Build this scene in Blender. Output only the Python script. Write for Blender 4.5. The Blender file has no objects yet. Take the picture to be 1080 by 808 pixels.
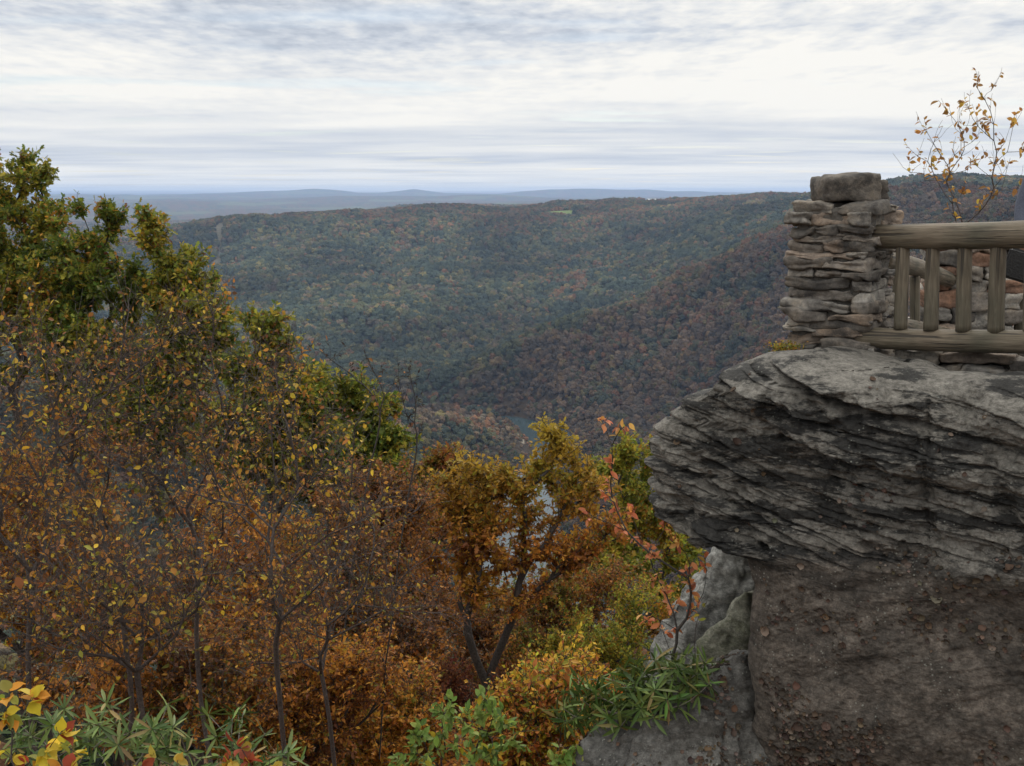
import bpy, bmesh, math, random
import numpy as np
from mathutils import Vector, Matrix

random.seed(7)
rng = np.random.default_rng(7)
S = bpy.context.scene
COL = S.collection
R = math.radians

# ------------------------------------------------------------------ camera model
F = 1107.0
PITCH = math.atan(199.0 / F)
FWD = np.array([0, math.cos(PITCH), -math.sin(PITCH)])
UP = np.array([0, math.sin(PITCH), math.cos(PITCH)])

def at(px, py, Y):
    """point in the world seen in this direction at this distance north of the camera"""
    d = FWD + UP * (404 - py) / F
    d = d + np.array([1, 0, 0]) * (px - 540) / F
    return d * (Y / d[1])

# ------------------------------------------------------------------ numeric noise
def _h(ix, iy, iz, seed):
    n = (ix.astype(np.int64) * 374761393 + iy.astype(np.int64) * 668265263 + iz.astype(np.int64) * 2147483647 + seed * 974711) & 0xFFFFFFFF
    n = ((n ^ (n >> 13)) * 1274126177) & 0xFFFFFFFF
    n = ((n ^ (n >> 16)) * 2246822519) & 0xFFFFFFFF
    return ((n ^ (n >> 15)) & 0xFFFFFF) / float(0xFFFFFF)

def vnoise(x, y, z=None, seed=0):
    x = np.asarray(x, float); y = np.asarray(y, float)
    z = np.zeros_like(x) if z is None else np.asarray(z, float)
    x, y, z = np.broadcast_arrays(x, y, z)
    ix, iy, iz = np.floor(x), np.floor(y), np.floor(z)
    fx, fy, fz = x - ix, y - iy, z - iz
    fx = fx * fx * fx * (fx * (fx * 6 - 15) + 10); fy = fy * fy * fy * (fy * (fy * 6 - 15) + 10); fz = fz * fz * (3 - 2 * fz)
    r = 0
    for a in (0, 1):
        for b in (0, 1):
            for c in (0, 1):
                w = (fx if a else 1 - fx) * (fy if b else 1 - fy) * (fz if c else 1 - fz)
                r = r + w * _h(ix + a, iy + b, iz + c, seed)
    return r * 2 - 1

def fbm(x, y, z=None, o=4, seed=0, g=0.5):
    r = 0; a = 1; t = 0; s = 1.0
    for k in range(o):
        r = r + a * vnoise(np.asarray(x) * s + 17.3 * k, np.asarray(y) * s + 5.1 * k, None if z is None else np.asarray(z) * s, seed + k)
        t += a; a *= g; s *= 2.03
    return r / t * 1.6

def sstep(a, b, x):
    t = np.clip((x - a) / (b - a), 0, 1)
    return t * t * (3 - 2 * t)

# ------------------------------------------------------------------ object helpers
def tag(o, label=None, cat=None, group=None, kind=None):
    if label: o['label'] = label
    if cat: o['category'] = cat
    if group: o['group'] = group
    if kind: o['kind'] = kind
    return o

def thing(name, label, cat, loc, rz=0, group=None):
    o = bpy.data.objects.new(name, None); COL.objects.link(o)
    o.location = tuple(loc); o.rotation_euler = (0, 0, rz)
    return tag(o, label, cat, group)

def link(name, me, mat=None, parent=None, loc=None):
    o = bpy.data.objects.new(name, me); COL.objects.link(o)
    if mat:
        me.materials.clear(); me.materials.append(mat)
    if parent: o.parent = parent
    if loc is not None: o.location = tuple(loc)
    return o

def mesh_np(name, V, faces, cols=None, smooth=True):
    """V (n,3); faces: list of (m,k) arrays; cols (n,3) linear colour per vertex"""
    me = bpy.data.meshes.new(name)
    V = np.asarray(V, np.float32)
    me.vertices.add(len(V)); me.vertices.foreach_set('co', V.ravel())
    faces = [np.asarray(f, np.int32) for f in faces if len(f)]
    nl = sum(f.size for f in faces); nf = sum(len(f) for f in faces)
    me.loops.add(nl); me.polygons.add(nf)
    me.loops.foreach_set('vertex_index', np.concatenate([f.ravel() for f in faces]))
    tot = np.concatenate([np.full(len(f), f.shape[1], np.int32) for f in faces])
    st = np.concatenate([[0], np.cumsum(tot)[:-1]]).astype(np.int32)
    me.polygons.foreach_set('loop_start', st)
    me.polygons.foreach_set('use_smooth', np.full(nf, smooth))
    if cols is not None:
        a = me.color_attributes.new('col', 'FLOAT_COLOR', 'POINT')
        c = np.ones((len(V), 4), np.float32); c[:, :3] = cols
        a.data.foreach_set('color', c.ravel())
    me.update(calc_edges=True); me.validate()
    return me

# ------------------------------------------------------------------ materials
def newmat(name):
    m = bpy.data.materials.new(name); m.use_nodes = True
    nt = m.node_tree; nt.nodes.clear()
    out = nt.nodes.new('ShaderNodeOutputMaterial')
    return m, nt, out

def N(nt, t, **kw):
    n = nt.nodes.new(t)
    for k, v in kw.items():
        if k.startswith('i_'):
            k2 = k[2:]
            k2 = int(k2) if k2.isdigit() else k2.replace('_', ' ')
            n.inputs[k2].default_value = v
        else:
            setattr(n, k, v)
    return n

def mix(nt, a, b, fac, mode='MIX'):
    n = nt.nodes.new('ShaderNodeMix'); n.data_type = 'RGBA'; n.blend_type = mode
    for s, v in ((n.inputs[0], fac), (n.inputs[6], a), (n.inputs[7], b)):
        if hasattr(v, 'is_output') or isinstance(v, bpy.types.NodeSocket): nt.links.new(v, s)
        elif isinstance(v, (int, float)): s.default_value = v
        else: s.default_value = (*v, 1)
    return n.outputs[2]

def ramp(nt, src, stops, interp='LINEAR'):
    r = nt.nodes.new('ShaderNodeValToRGB'); r.color_ramp.interpolation = interp
    el = r.color_ramp.elements
    while len(el) < len(stops): el.new(0.5)
    for e, (p, c) in zip(el, stops):
        e.position = p; e.color = (*c, 1) if hasattr(c, '__len__') else (c, c, c, 1)
    nt.links.new(src, r.inputs[0])
    return r.outputs[0]

def leaf_mat(name, trans=0.35, rough=0.55, attr_type='GEOMETRY', spec=0.3):
    m, nt, out = newmat(name)
    a = N(nt, 'ShaderNodeAttribute', attribute_name='col', attribute_type=attr_type)
    b = N(nt, 'ShaderNodeBsdfPrincipled', i_Roughness=rough)
    b.inputs['Specular IOR Level'].default_value = spec
    t = N(nt, 'ShaderNodeBsdfTranslucent')
    mx = N(nt, 'ShaderNodeMixShader', i_0=trans)
    nt.links.new(a.outputs['Color'], b.inputs['Base Color']); nt.links.new(a.outputs['Color'], t.inputs['Color'])
    nt.links.new(b.outputs[0], mx.inputs[1]); nt.links.new(t.outputs[0], mx.inputs[2]); nt.links.new(mx.outputs[0], out.inputs[0])
    return m

def bark_mat(name, c1, c2, scale=25):
    m, nt, out = newmat(name)
    tc = N(nt, 'ShaderNodeTexCoord')
    n = N(nt, 'ShaderNodeTexNoise', i_Scale=scale, i_Detail=5.0)
    nt.links.new(tc.outputs['Object'], n.inputs['Vector'])
    c = ramp(nt, n.outputs['Fac'], [(0.3, c1), (0.7, c2)])
    b = N(nt, 'ShaderNodeBsdfPrincipled', i_Roughness=0.85)
    nt.links.new(c, b.inputs['Base Color'])
    bp = N(nt, 'ShaderNodeBump', i_Strength=0.5, i_Distance=0.01); nt.links.new(n.outputs['Fac'], bp.inputs['Height']); nt.links.new(bp.outputs[0], b.inputs['Normal'])
    nt.links.new(b.outputs[0], out.inputs[0])
    return m

M_LEAF = leaf_mat('leaf', 0.45)
M_GLOSSLEAF = leaf_mat('leathery_leaf', 0.15, 0.5, spec=0.28)
M_BARK = bark_mat('dark_bark', (0.018, 0.014, 0.012), (0.065, 0.055, 0.05))
M_TWIG = bark_mat('grey_twig_bark', (0.03, 0.022, 0.02), (0.10, 0.08, 0.074), 60)
M_RHTWIG = bark_mat('pale_twig_bark', (0.10, 0.085, 0.07), (0.24, 0.21, 0.18), 60)

def flat_mat(name, col, rough=0.8, nscale=40, var=0.25, bump=0.2):
    m, nt, out = newmat(name)
    tc = N(nt, 'ShaderNodeTexCoord')
    n = N(nt, 'ShaderNodeTexNoise', i_Scale=nscale, i_Detail=6.0)
    nt.links.new(tc.outputs['Object'], n.inputs['Vector'])
    c = ramp(nt, n.outputs['Fac'], [(0.3, tuple(x * (1 - var) for x in col)), (0.7, tuple(min(1, x * (1 + var)) for x in col))])
    b = N(nt, 'ShaderNodeBsdfPrincipled', i_Roughness=rough)
    nt.links.new(c, b.inputs['Base Color'])
    bp = N(nt, 'ShaderNodeBump', i_Strength=bump, i_Distance=0.01); nt.links.new(n.outputs['Fac'], bp.inputs['Height']); nt.links.new(bp.outputs[0], b.inputs['Normal'])
    nt.links.new(b.outputs[0], out.inputs[0])
    return m

# ------------------------------------------------------------------ terrain heights
RIVER = np.array([(-900, 1500), (-600, 1640), (-300, 1730), (-110, 1705), (-10, 1675), (46, 1620), (58, 1530), (50, 1440), (36, 1360), (10, 1240), (-4, 1060), (10, 900), (150, 800), (600, 760), (1200, 900)], float)
RIVER_Z = -364.0

def river_dist(x, y):
    d = np.full(np.shape(x), 1e9)
    for a, b in zip(RIVER[:-1], RIVER[1:]):
        ab = b - a; t = np.clip(((x - a[0]) * ab[0] + (y - a[1]) * ab[1]) / (ab @ ab), 0, 1)
        d = np.minimum(d, np.hypot(x - a[0] - t * ab[0], y - a[1] - t * ab[1]))
    return d

ctrl = []
def cp(px, py, Y, drop=18):
    p = at(px, py, Y); ctrl.append((p[0], p[1], p[2] - drop))
for px, ry, rY in ((240, 224, 3800), (330, 224, 3850), (420, 223, 3900), (510, 220, 4000), (590, 217, 4200)):
    cp(px, ry, rY, 24)
    cp(px, 258, 3350); cp(px, 300, 2880)
    if px < 560: cp(px, 342, 2450)
    if px < 500: cp(px, 382, 2120)
for a in ((130, 252, 3900), (180, 240, 3900), (150, 300, 3000), (150, 360, 2300), (0, 290, 3500), (0, 370, 2300),
          (600, 330, 2560), (700, 250, 3200), (700, 215, 4200), (780, 226, 3000), (780, 208, 4200),
          (640, 270, 3150), (660, 225, 3900), (650, 211, 4700), (750, 210, 4700),
          # near spur crest, then its flank above the river
          (830, 226, 2050), (780, 253, 2020), (740, 276, 2000), (700, 297, 1980), (660, 317, 1950), (620, 336, 1920), (560, 363, 1850), (500, 393, 1780), (455, 418, 1730),
          (690, 400, 1650), (700, 350, 1760), (600, 420, 1680), (700, 442, 1500), (760, 400, 1500), (800, 350, 1510), (815, 300, 1700), (640, 380, 1790), (640, 448, 1560),
          (930, 197, 2300, 42), (1080, 195, 2000, 42), (1000, 230, 1700), (1000, 262, 1450), (900, 330, 1350), (1080, 300, 1200), (1250, 200, 2000, 42),
          (900, 440, 1250),
          # foreland inside the bend
          (430, 426, 1450), (480, 436, 1450), (520, 460, 1450), (545, 476, 1450), (450, 484, 1250), (515, 492, 1310), (350, 420, 1350), (420, 520, 1080), (400, 440, 1540)):
    cp(*a)
ctrl += [(140, 2300, -300), (330, 2500, -240), (560, 2500, -165), (-80, 2050, -345), (-300, 1950, -352), (-700, 1800, -345),
         (-1500, 1800, -300), (-700, 1000, -120), (-1400, 1300, -100), (-350, 900, -230), (-600, 1300, -220), (350, 700, -340), (-100, 800, -330), (100, 1000, -352), (200, 1200, -345),
         (160, 1400, -352), (-60, 1150, -352), (700, 1100, -190), (1200, 800, -60), (1500, 1500, 0), (0, 400, -185), (300, 400, -190), (-300, 400, -170), (-900, 400, -60), (900, 300, -60),
         (2500, 2500, 10), (2500, 4500, -20), (-2600, 3500, -240), (-1550, 4500, -250), (-2600, 5200, -210), (-1200, 5200, -170), (0, 5200, -100), (1200, 5200, -60), (-3500, 1500, -80), (3500, 1000, 0), (0, 150, -80), (0, -400, -2), (-1200, -400, 0), (1500, -400, 0)]
ctrl = np.array(ctrl)
def _U(r2): return np.where(r2 > 0, r2 * np.log(np.maximum(r2, 1e-9)), 0) * 0.5
_c = ctrl[:, :2] / 1000
_n = len(_c)
_K = _U(((_c[:, None] - _c[None]) ** 2).sum(-1)) + np.eye(_n) * 0.004
_P = np.c_[np.ones(_n), _c]
_A = np.block([[_K, _P], [_P.T, np.zeros((3, 3))]])
_w = np.linalg.solve(_A, np.r_[ctrl[:, 2], 0, 0, 0])
def tps(x, y):
    x = np.asarray(x) / 1000; y = np.asarray(y) / 1000
    r = _w[_n] + _w[_n + 1] * x + _w[_n + 2] * y
    for k in range(_n):
        r = r + _w[k] * _U((x - _c[k, 0]) ** 2 + (y - _c[k, 1]) ** 2)
    return r

NR = [0, 1.0, 1.5, 2.2, 5, 10, 20, 30, 50, 100, 200, 400, 800]
NZ = [-1.62, -1.62, -2.6, -4.3, -5.4, -7.8, -12.6, -18.5, -30, -57, -108, -195, -320]
def height(x, y):
    x = np.asarray(x, float); y = np.asarray(y, float)
    r = np.hypot(x, y)
    fwd = y / np.maximum(r, 1e-6)
    zn = np.interp(r, NR, NZ)
    k = sstep(-0.25, 0.35, fwd)
    zn = -1.62 * (1 - k) + zn * k
    zn = zn + fbm(x * 0.25, y * 0.25, o=3, seed=3) * 0.35 * sstep(1.5, 6, r) * k
    zt = np.maximum(tps(np.clip(x, -4200, 4200), np.clip(y, -900, 5600)), -352)
    gul = fbm(x / 330, y / 330, o=4, seed=11)
    zt = zt + (16 * fbm(x / 800, y / 800, o=2, seed=15) + 7 * fbm(x / 240, y / 240, o=3, seed=16)) * sstep(3200, 3700, y)
    zt = zt + (gul * 24 + 8 * fbm(x / 110, y / 110, o=2, seed=12)) * sstep(300, 900, r) * (1 - 0.5 * sstep(3600, 4200, y))
    # far plateau and blue ridges
    far = -112 - 110 * sstep(-500, -1900, x) * (1 - sstep(11000, 18000, y)) + 62 * fbm(x / 2600, y / 2600, o=4, seed=21) + sstep(9000, 24000, y) * 55 * (1 + fbm(x / 7000, y / 9000, o=3, seed=5))
    az = x / np.maximum(y, 1.0)
    pxs = 540 + az * F
    crest = np.interp(pxs, [-200, 70, 150, 240, 300, 335, 380, 410, 438, 470, 520, 545, 580, 640, 690, 740, 800, 1300],
                      [-60, -70, -62, -60, -20, 10, -20, 20, 90, 35, 30, 60, 95, 85, 90, 70, 40, 30])
    far = far + np.exp(-((y - 27000) / 2600) ** 2) * (crest * 1.5 + 75)
    far = np.where(y > 0, far, 0)
    t = sstep(4500, 6200, np.maximum(np.abs(x) * 0.9, y))
    z = zt * (1 - t) + far * t
    b = sstep(250, 800, r)
    z = zn * (1 - b) + z * b
    d = river_dist(x, y)
    hw = 22 + 26 * sstep(1330, 1180, y) + 15 * sstep(1480, 1560, y)
    bank = RIVER_Z + 1.5 + 0.6 * (d - hw)
    zb_ = np.minimum(z, bank); zb_ = np.where(d < hw + 3, np.minimum(zb_, RIVER_Z - 3 + 4.5 * sstep(-4, 3, d - hw)), zb_)
    z = np.where(r > 300, zb_, z)
    return z

def is_field(x, y):
    px = 540 + x / np.maximum(y, 1) * F
    e = fbm(x / 120, y / 120, o=2, seed=44) * 10
    f1 = (y > 4250 + e * 4) & (y < 5000) & (px > 672 + e) & (px < 760 + e)
    f2 = (y > 3830) & (y < 4050) & (px > 560 + e) & (px < 612 + e)
    cut = (np.abs(px - (232 - (y - 3300) * -0.012) + e * 0.3) < 4 + e * 0.3) & (y > 3250) & (y < 4000)
    return f1 | f2, cut

def forest_colour(x, y, n1, seed=0):
    """real foliage colours by stand: green oaks, olive, rust, bare grey-brown"""
    px = 540 + x / np.maximum(y, 1) * F
    pal = np.array([(0.038, 0.050, 0.036), (0.062, 0.067, 0.035), (0.112, 0.096, 0.038), (0.125, 0.066, 0.034), (0.112, 0.082, 0.05), (0.13, 0.09, 0.042), (0.080, 0.068, 0.047)])
    big = fbm(x / 420, y / 420, o=3, seed=31)
    big2 = fbm(x / 160, y / 160, o=2, seed=37)
    spur = sstep(0, 60, (at_crest(px) - y))            # 1 on the near spur
    spur = spur * (1 - .55 * ((y < 1530) & (x < 60)))
    hi = sstep(3300, 3900, y)
    w = np.stack([
        1.9 * (1 - spur) * (1 - 0.75 * hi) + 0.45 * spur + 0.5 * np.maximum(big, 0),
        1.5 * (1 - spur) + 1.0 * spur + 0.6 * np.maximum(big2, 0),
        0.55 * (1 - spur) + 0.4 * spur,
        0.2 + 0.9 * hi + 0.35 * spur + 0.9 * np.maximum(-big2, 0),
        0.25 + 0.5 * hi + 1.15 * spur + 0.4 * np.maximum(-big, 0),
        0.15 + 0.35 * spur + 0.5 * np.maximum(-big, 0) * np.maximum(big2, 0),
        0.15 + 0.4 * hi + 0.9 * spur], -1)
    w = np.maximum(w, 0.0) ** 1.3
    w = np.cumsum(w, -1); w = w / w[..., -1:]
    k = (n1[..., None] > w).sum(-1).clip(0, 6)
    fl = 1 + .35 * ((y < 1530) & (x < 60) & (y > 1150))
    return pal[k] * fl[..., None] * (1 - np.array([.26, .30, .22]) * spur[..., None])

def at_crest(px):
    return np.interp(px, [400, 455, 560, 700, 830, 930, 1100], [1600, 1760, 1900, 2060, 2200, 2500, 2500])

# ------------------------------------------------------------------ ground sheet
def build_ground():
    a1 = np.radians(np.arange(-36, 36.01, 0.11))
    a0 = np.radians(np.arange(-180, -36, 2.0)); a2 = np.radians(np.arange(38, 180, 2.0))
    az = np.concatenate([a0, a1, a2])
    rr = np.unique(np.concatenate([np.geomspace(0.6, 400, 110), np.geomspace(400, 1300, 70), np.geomspace(1300, 6000, 250), np.geomspace(6000, 34000, 110)]))
    A, RR = np.meshgrid(az, rr)
    x = np.sin(A) * RR; y = np.cos(A) * RR
    z = height(x, y)
    # visibility by scanning outwards, used to leave out trees nothing can show
    tanv = z / RR
    runmax = np.maximum.accumulate(np.where(RR > 350, tanv, -9), 0)
    n, m = z.shape
    V = np.c_[x.ravel(), y.ravel(), z.ravel()]
    V = np.r_[V, [[0, 0, -1.62]]]
    i = np.arange(n - 1)[:, None] * m; j = np.arange(m)[None]; j2 = (j + 1) % m
    q = np.stack([i + j, i + j2, i + m + j2, i + m + j], -1).reshape(-1, 4)[:, ::-1]
    t = np.stack([np.full(m, len(V) - 1), (np.arange(m) + 1) % m, np.arange(m)], -1)[:, ::-1]
    X = V[:, 0]; Y = V[:, 1]; RD = np.hypot(X, Y)
    c = np.empty((len(V), 3)); c[:] = (0.045, 0.033, 0.022); c[RD < 700] = (0.11, 0.065, 0.032)
    n1 = np.clip(0.5 + 0.5 * fbm(X / 70, Y / 70, o=4, seed=2), 0, 1)
    farc = forest_colour(X, Y, n1) * 0.75
    fm = sstep(4200, 5200, RD)[:, None]
    c = c * (1 - fm) + farc * fm
    f, cut = is_field(X, Y)
    c[f] = (0.13, 0.17, 0.05); c[cut] = (0.11, 0.10, 0.07)
    rd = river_dist(X, Y); sb = (rd > 36) & (rd < 52) & (Y > 1475) & (Y < 1560) & (X < 60) & (X > 0)
    c[sb] = (0.30, 0.26, 0.20)
    ff = fbm(X / 900, Y / 900, o=3, seed=71)
    c[(RD > 6000) & (ff > 0.55)] = (0.10, 0.11, 0.05)
    me = mesh_np('ground', V, [q, t], c)
    m_, nt, out = newmat('forest_floor')
    a = N(nt, 'ShaderNodeAttribute', attribute_name='col')
    tc = N(nt, 'ShaderNodeTexCoord')
    nz = N(nt, 'ShaderNodeTexNoise', i_Scale=6.0, i_Detail=8.0); nt.links.new(tc.outputs['Object'], nz.inputs['Vector'])
    nf = N(nt, 'ShaderNodeTexVoronoi', i_Scale=0.07); nt.links.new(tc.outputs['Object'], nf.inputs['Vector'])
    v = ramp(nt, nz.outputs['Fac'], [(0.3, 0.6), (0.7, 1.3)])
    col = mix(nt, a.outputs['Color'], v, 1.0, 'MULTIPLY')
    b = N(nt, 'ShaderNodeBsdfPrincipled', i_Roughness=1.0); b.inputs['Specular IOR Level'].default_value = 0.1
    nt.links.new(col, b.inputs['Base Color'])
    bp = N(nt, 'ShaderNodeBump', i_Strength=1.0, i_Distance=5.0); nt.links.new(nf.outputs['Distance'], bp.inputs['Height']); bp.invert = True
    nt.links.new(bp.outputs[0], b.inputs['Normal']); nt.links.new(b.outputs[0], out.inputs[0])
    o = link('ground', me, m_); tag(o, 'wooded hills, gorge and plateau falling to the river and running to the horizon', 'ground', kind='structure')
    return az, rr, runmax
AZ, RRR, RUNMAX = build_ground()

def build_river():
    P = RIVER; L = np.r_[0, np.cumsum(np.hypot(*np.diff(P, axis=0).T))]
    s = np.arange(0, L[-1], 12)
    c = np.c_[np.interp(s, L, P[:, 0]), np.interp(s, L, P[:, 1])]
    for _ in range(12): c[1:-1] = (c[:-2] + 2 * c[1:-1] + c[2:]) / 4
    t = np.gradient(c, axis=0); t /= np.linalg.norm(t, axis=1)[:, None]; nn = np.c_[-t[:, 1], t[:, 0]]
    V = []
    for k in np.linspace(-75, 75, 9): V.append(np.c_[c + nn * k, np.full(len(c), RIVER_Z)])
    n = len(c); V = np.concatenate(V)
    i = np.arange(n - 1)
    q = np.concatenate([np.stack([k * n + i, k * n + i + 1, (k + 1) * n + i + 1, (k + 1) * n + i], -1) for k in range(8)])
    m_, nt, out = newmat('river_water')
    tc = N(nt, 'ShaderNodeTexCoord'); nz = N(nt, 'ShaderNodeTexNoise', i_Scale=0.12, i_Detail=6.0); nt.links.new(tc.outputs['Object'], nz.inputs['Vector'])
    b = N(nt, 'ShaderNodeBsdfPrincipled', i_Roughness=0.12); b.inputs['Base Color'].default_value = (0.03, 0.05, 0.055, 1); b.inputs['IOR'].default_value = 1.33
    bp = N(nt, 'ShaderNodeBump', i_Strength=0.12, i_Distance=2.0); nt.links.new(nz.outputs['Fac'], bp.inputs['Height']); nt.links.new(bp.outputs[0], b.inputs['Normal'])
    nt.links.new(b.outputs[0], out.inputs[0])
    o = link('river', mesh_np('river', V, [q]), m_); tag(o, 'blue grey river bending round a wooded point in the gorge', 'river', kind='structure')
build_river()

# ------------------------------------------------------------------ distant forest
def forest_object(name, label, pts, scl, colr, rot, detail, mat):
    me = bpy.data.meshes.new(name); me.vertices.add(len(pts)); me.vertices.foreach_set('co', pts.astype(np.float32).ravel())
    a = me.attributes.new('scl', 'FLOAT_VECTOR', 'POINT'); a.data.foreach_set('vector', scl.astype(np.float32).ravel())
    a = me.attributes.new('rot', 'FLOAT_VECTOR', 'POINT'); a.data.foreach_set('vector', rot.astype(np.float32).ravel())
    a = me.attributes.new('col', 'FLOAT_COLOR', 'POINT'); c = np.ones((len(pts), 4), np.float32); c[:, :3] = colr; a.data.foreach_set('color', c.ravel())
    me.update()
    o = link(name, me); tag(o, label, 'forest', kind='stuff')
    g = bpy.data.node_groups.new(name, 'GeometryNodeTree')
    g.interface.new_socket('Geometry', in_out='INPUT', socket_type='NodeSocketGeometry'); g.interface.new_socket('Geometry', in_out='OUTPUT', socket_type='NodeSocketGeometry')
    gi = g.nodes.new('NodeGroupInput'); go = g.nodes.new('NodeGroupOutput')
    join = g.nodes.new('GeometryNodeJoinGeometry')
    for k in range(5):
        ico = g.nodes.new('GeometryNodeMeshIcoSphere'); ico.inputs['Subdivisions'].default_value = detail; ico.inputs['Radius'].default_value = 0.5
        pos = g.nodes.new('GeometryNodeInputPosition'); add = g.nodes.new('ShaderNodeVectorMath'); add.inputs[1].default_value = (7.1 * k, 3.3 * k, 1.7 * k)
        g.links.new(pos.outputs[0], add.inputs[0])
        nz = g.nodes.new('ShaderNodeTexNoise'); nz.inputs['Scale'].default_value = 3.2; nz.inputs['Detail'].default_value = 3.0; nz.inputs['Roughness'].default_value = 0.7
        g.links.new(add.outputs[0], nz.inputs['Vector'])
        mr = g.nodes.new('ShaderNodeMapRange'); mr.inputs[1].default_value = 0.25; mr.inputs[2].default_value = 0.75; mr.inputs[3].default_value = 0.5; mr.inputs[4].default_value = 1.45
        g.links.new(nz.outputs[0], mr.inputs[0])
        sc = g.nodes.new('ShaderNodeVectorMath'); sc.operation = 'SCALE'; g.links.new(pos.outputs[0], sc.inputs[0]); g.links.new(mr.outputs[0], sc.inputs['Scale'])
        sp = g.nodes.new('GeometryNodeSetPosition'); g.links.new(ico.outputs['Mesh'], sp.inputs['Geometry']); g.links.new(sc.outputs[0], sp.inputs['Position'])
        gt = g.nodes.new('GeometryNodeGeometryToInstance'); g.links.new(sp.outputs[0], gt.inputs[0]); g.links.new(gt.outputs[0], join.inputs[0])
    iop = g.nodes.new('GeometryNodeInstanceOnPoints'); iop.inputs['Pick Instance'].default_value = True
    def attr(nm, ty):
        n = g.nodes.new('GeometryNodeInputNamedAttribute'); n.data_type = ty; n.inputs[0].default_value = nm; return n.outputs[0]
    g.links.new(gi.outputs[0], iop.inputs['Points']); g.links.new(join.outputs[0], iop.inputs['Instance'])
    g.links.new(attr('scl', 'FLOAT_VECTOR'), iop.inputs['Scale']); 
    er = g.nodes.new('FunctionNodeEulerToRotation'); g.links.new(attr('rot', 'FLOAT_VECTOR'), er.inputs[0]); g.links.new(er.outputs[0], iop.inputs['Rotation'])
    sm = g.nodes.new('GeometryNodeSetMaterial'); sm.inputs['Material'].default_value = mat
    g.links.new(iop.outputs[0], sm.inputs[0]); g.links.new(sm.outputs[0], go.inputs[0])
    md = o.modifiers.new('crowns', 'NODES'); md.node_group = g
    me.materials.append(mat)
    return o

def crown_mat():
    m, nt, out = newmat('far_crown')
    a = N(nt, 'ShaderNodeAttribute', attribute_name='col', attribute_type='INSTANCER')
    g = N(nt, 'ShaderNodeNewGeometry'); nz = N(nt, 'ShaderNodeTexNoise', i_Scale=0.9, i_Detail=4.0); nt.links.new(g.outputs['Position'], nz.inputs['Vector'])
    v = ramp(nt, nz.outputs['Fac'], [(0.3, 0.65), (0.7, 1.4)])
    col = mix(nt, a.outputs['Color'], v, 1.0, 'MULTIPLY')
    b = N(nt, 'ShaderNodeBsdfPrincipled', i_Roughness=0.9); b.inputs['Specular IOR Level'].default_value = 0.1
    bp = N(nt, 'ShaderNodeBump', i_Strength=1.0, i_Distance=1.2); nt.links.new(nz.outputs['Fac'], bp.inputs['Height']); nt.links.new(bp.outputs[0], b.inputs['Normal'])
    nt.links.new(col, b.inputs['Base Color']); nt.links.new(b.outputs[0], out.inputs[0])
    return m
M_CROWN = crown_mat()

def scatter_forest():
    # candidate points over the visible wedge, uniform per area, jittered
    rings = [(170, 650, 7.0), (650, 2150, 7.4), (2150, 5200, 10.2), (5200, 9000, 22.0)]
    out = []
    for r0, r1, sp in rings:
        area = math.pi * (r1 ** 2 - r0 ** 2) * (68 / 360)
        n = int(area / sp ** 2)
        r = np.sqrt(rng.uniform(r0 ** 2, r1 ** 2, n)); a = np.radians(rng.uniform(-34, 34, n))
        x, y = r * np.sin(a), r * np.cos(a)
        ia = np.clip(np.searchsorted(AZ, a), 1, len(AZ) - 1); ir = np.clip(np.searchsorted(RRR, r) - 1, 0, len(RRR) - 1)
        z = np.empty(n)
        for k in range(0, n, 200000): z[k:k + 200000] = height(x[k:k + 200000], y[k:k + 200000])
        vis = (z + 26) / r > RUNMAX[ir, ia]
        f, cut = is_field(x, y)
        ok = vis & ~f & ~cut & (river_dist(x, y) > 27 + 26 * sstep(1330, 1180, y) + 11 * sstep(1480, 1560, y))
        x, y, z, r = x[ok], y[ok], z[ok], r[ok]
        n = len(x)
        n1 = np.clip(.62 * (rng.random(n) - .5) + .5 + .55 * fbm(x / 38, y / 38, o=3, seed=77), 0, .999)
        c = forest_colour(x, y, n1) * rng.uniform(0.65, 1.35, (n, 1)) * np.exp(.45 * fbm(x / 260, y / 260, o=3, seed=66))[:, None]
        size = sp * rng.uniform(0.7, 1.75, n) * (1 + 0.35 * rng.random(n) ** 3)
        if sp < 9: size = size * np.clip((river_dist(x, y) - 20) / 90, np.where(y > 1600, .75, .45), 1)
        hgt = size * rng.uniform(0.85, 1.5, n)
        tall = rng.uniform(8, 16, n) * np.clip((river_dist(x, y) - 30) / 60, np.where(y > 1600, .6, .35), 1) * (1 if sp < 20 else 0.6)
        out.append((np.c_[x, y, z + tall - hgt * 0.35], np.c_[size, size, hgt], c, np.c_[rng.uniform(-.25, .25, (n, 2)), rng.uniform(0, 6.28, n)]))
    near = tuple(np.concatenate([out[0][k], out[1][k]]) for k in range(4)); mid, far = out[2], out[3]
    forest_object('near_slope_forest', 'rust, olive and bare brown woods covering the nearer spur and the point in the river bend', near[0], near[1], near[2], near[3], 3, M_CROWN)
    forest_object('opposite_slope_forest', 'dark green and olive woods covering the wide opposite slope up to the rim', mid[0], mid[1], mid[2], mid[3], 3, M_CROWN)
    forest_object('far_plateau_forest', 'bluish woods on the far plateau beyond the rim', far[0], far[1], far[2], far[3], 2, M_CROWN)
    print('forest', [len(o[0]) for o in out])
scatter_forest()

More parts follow.
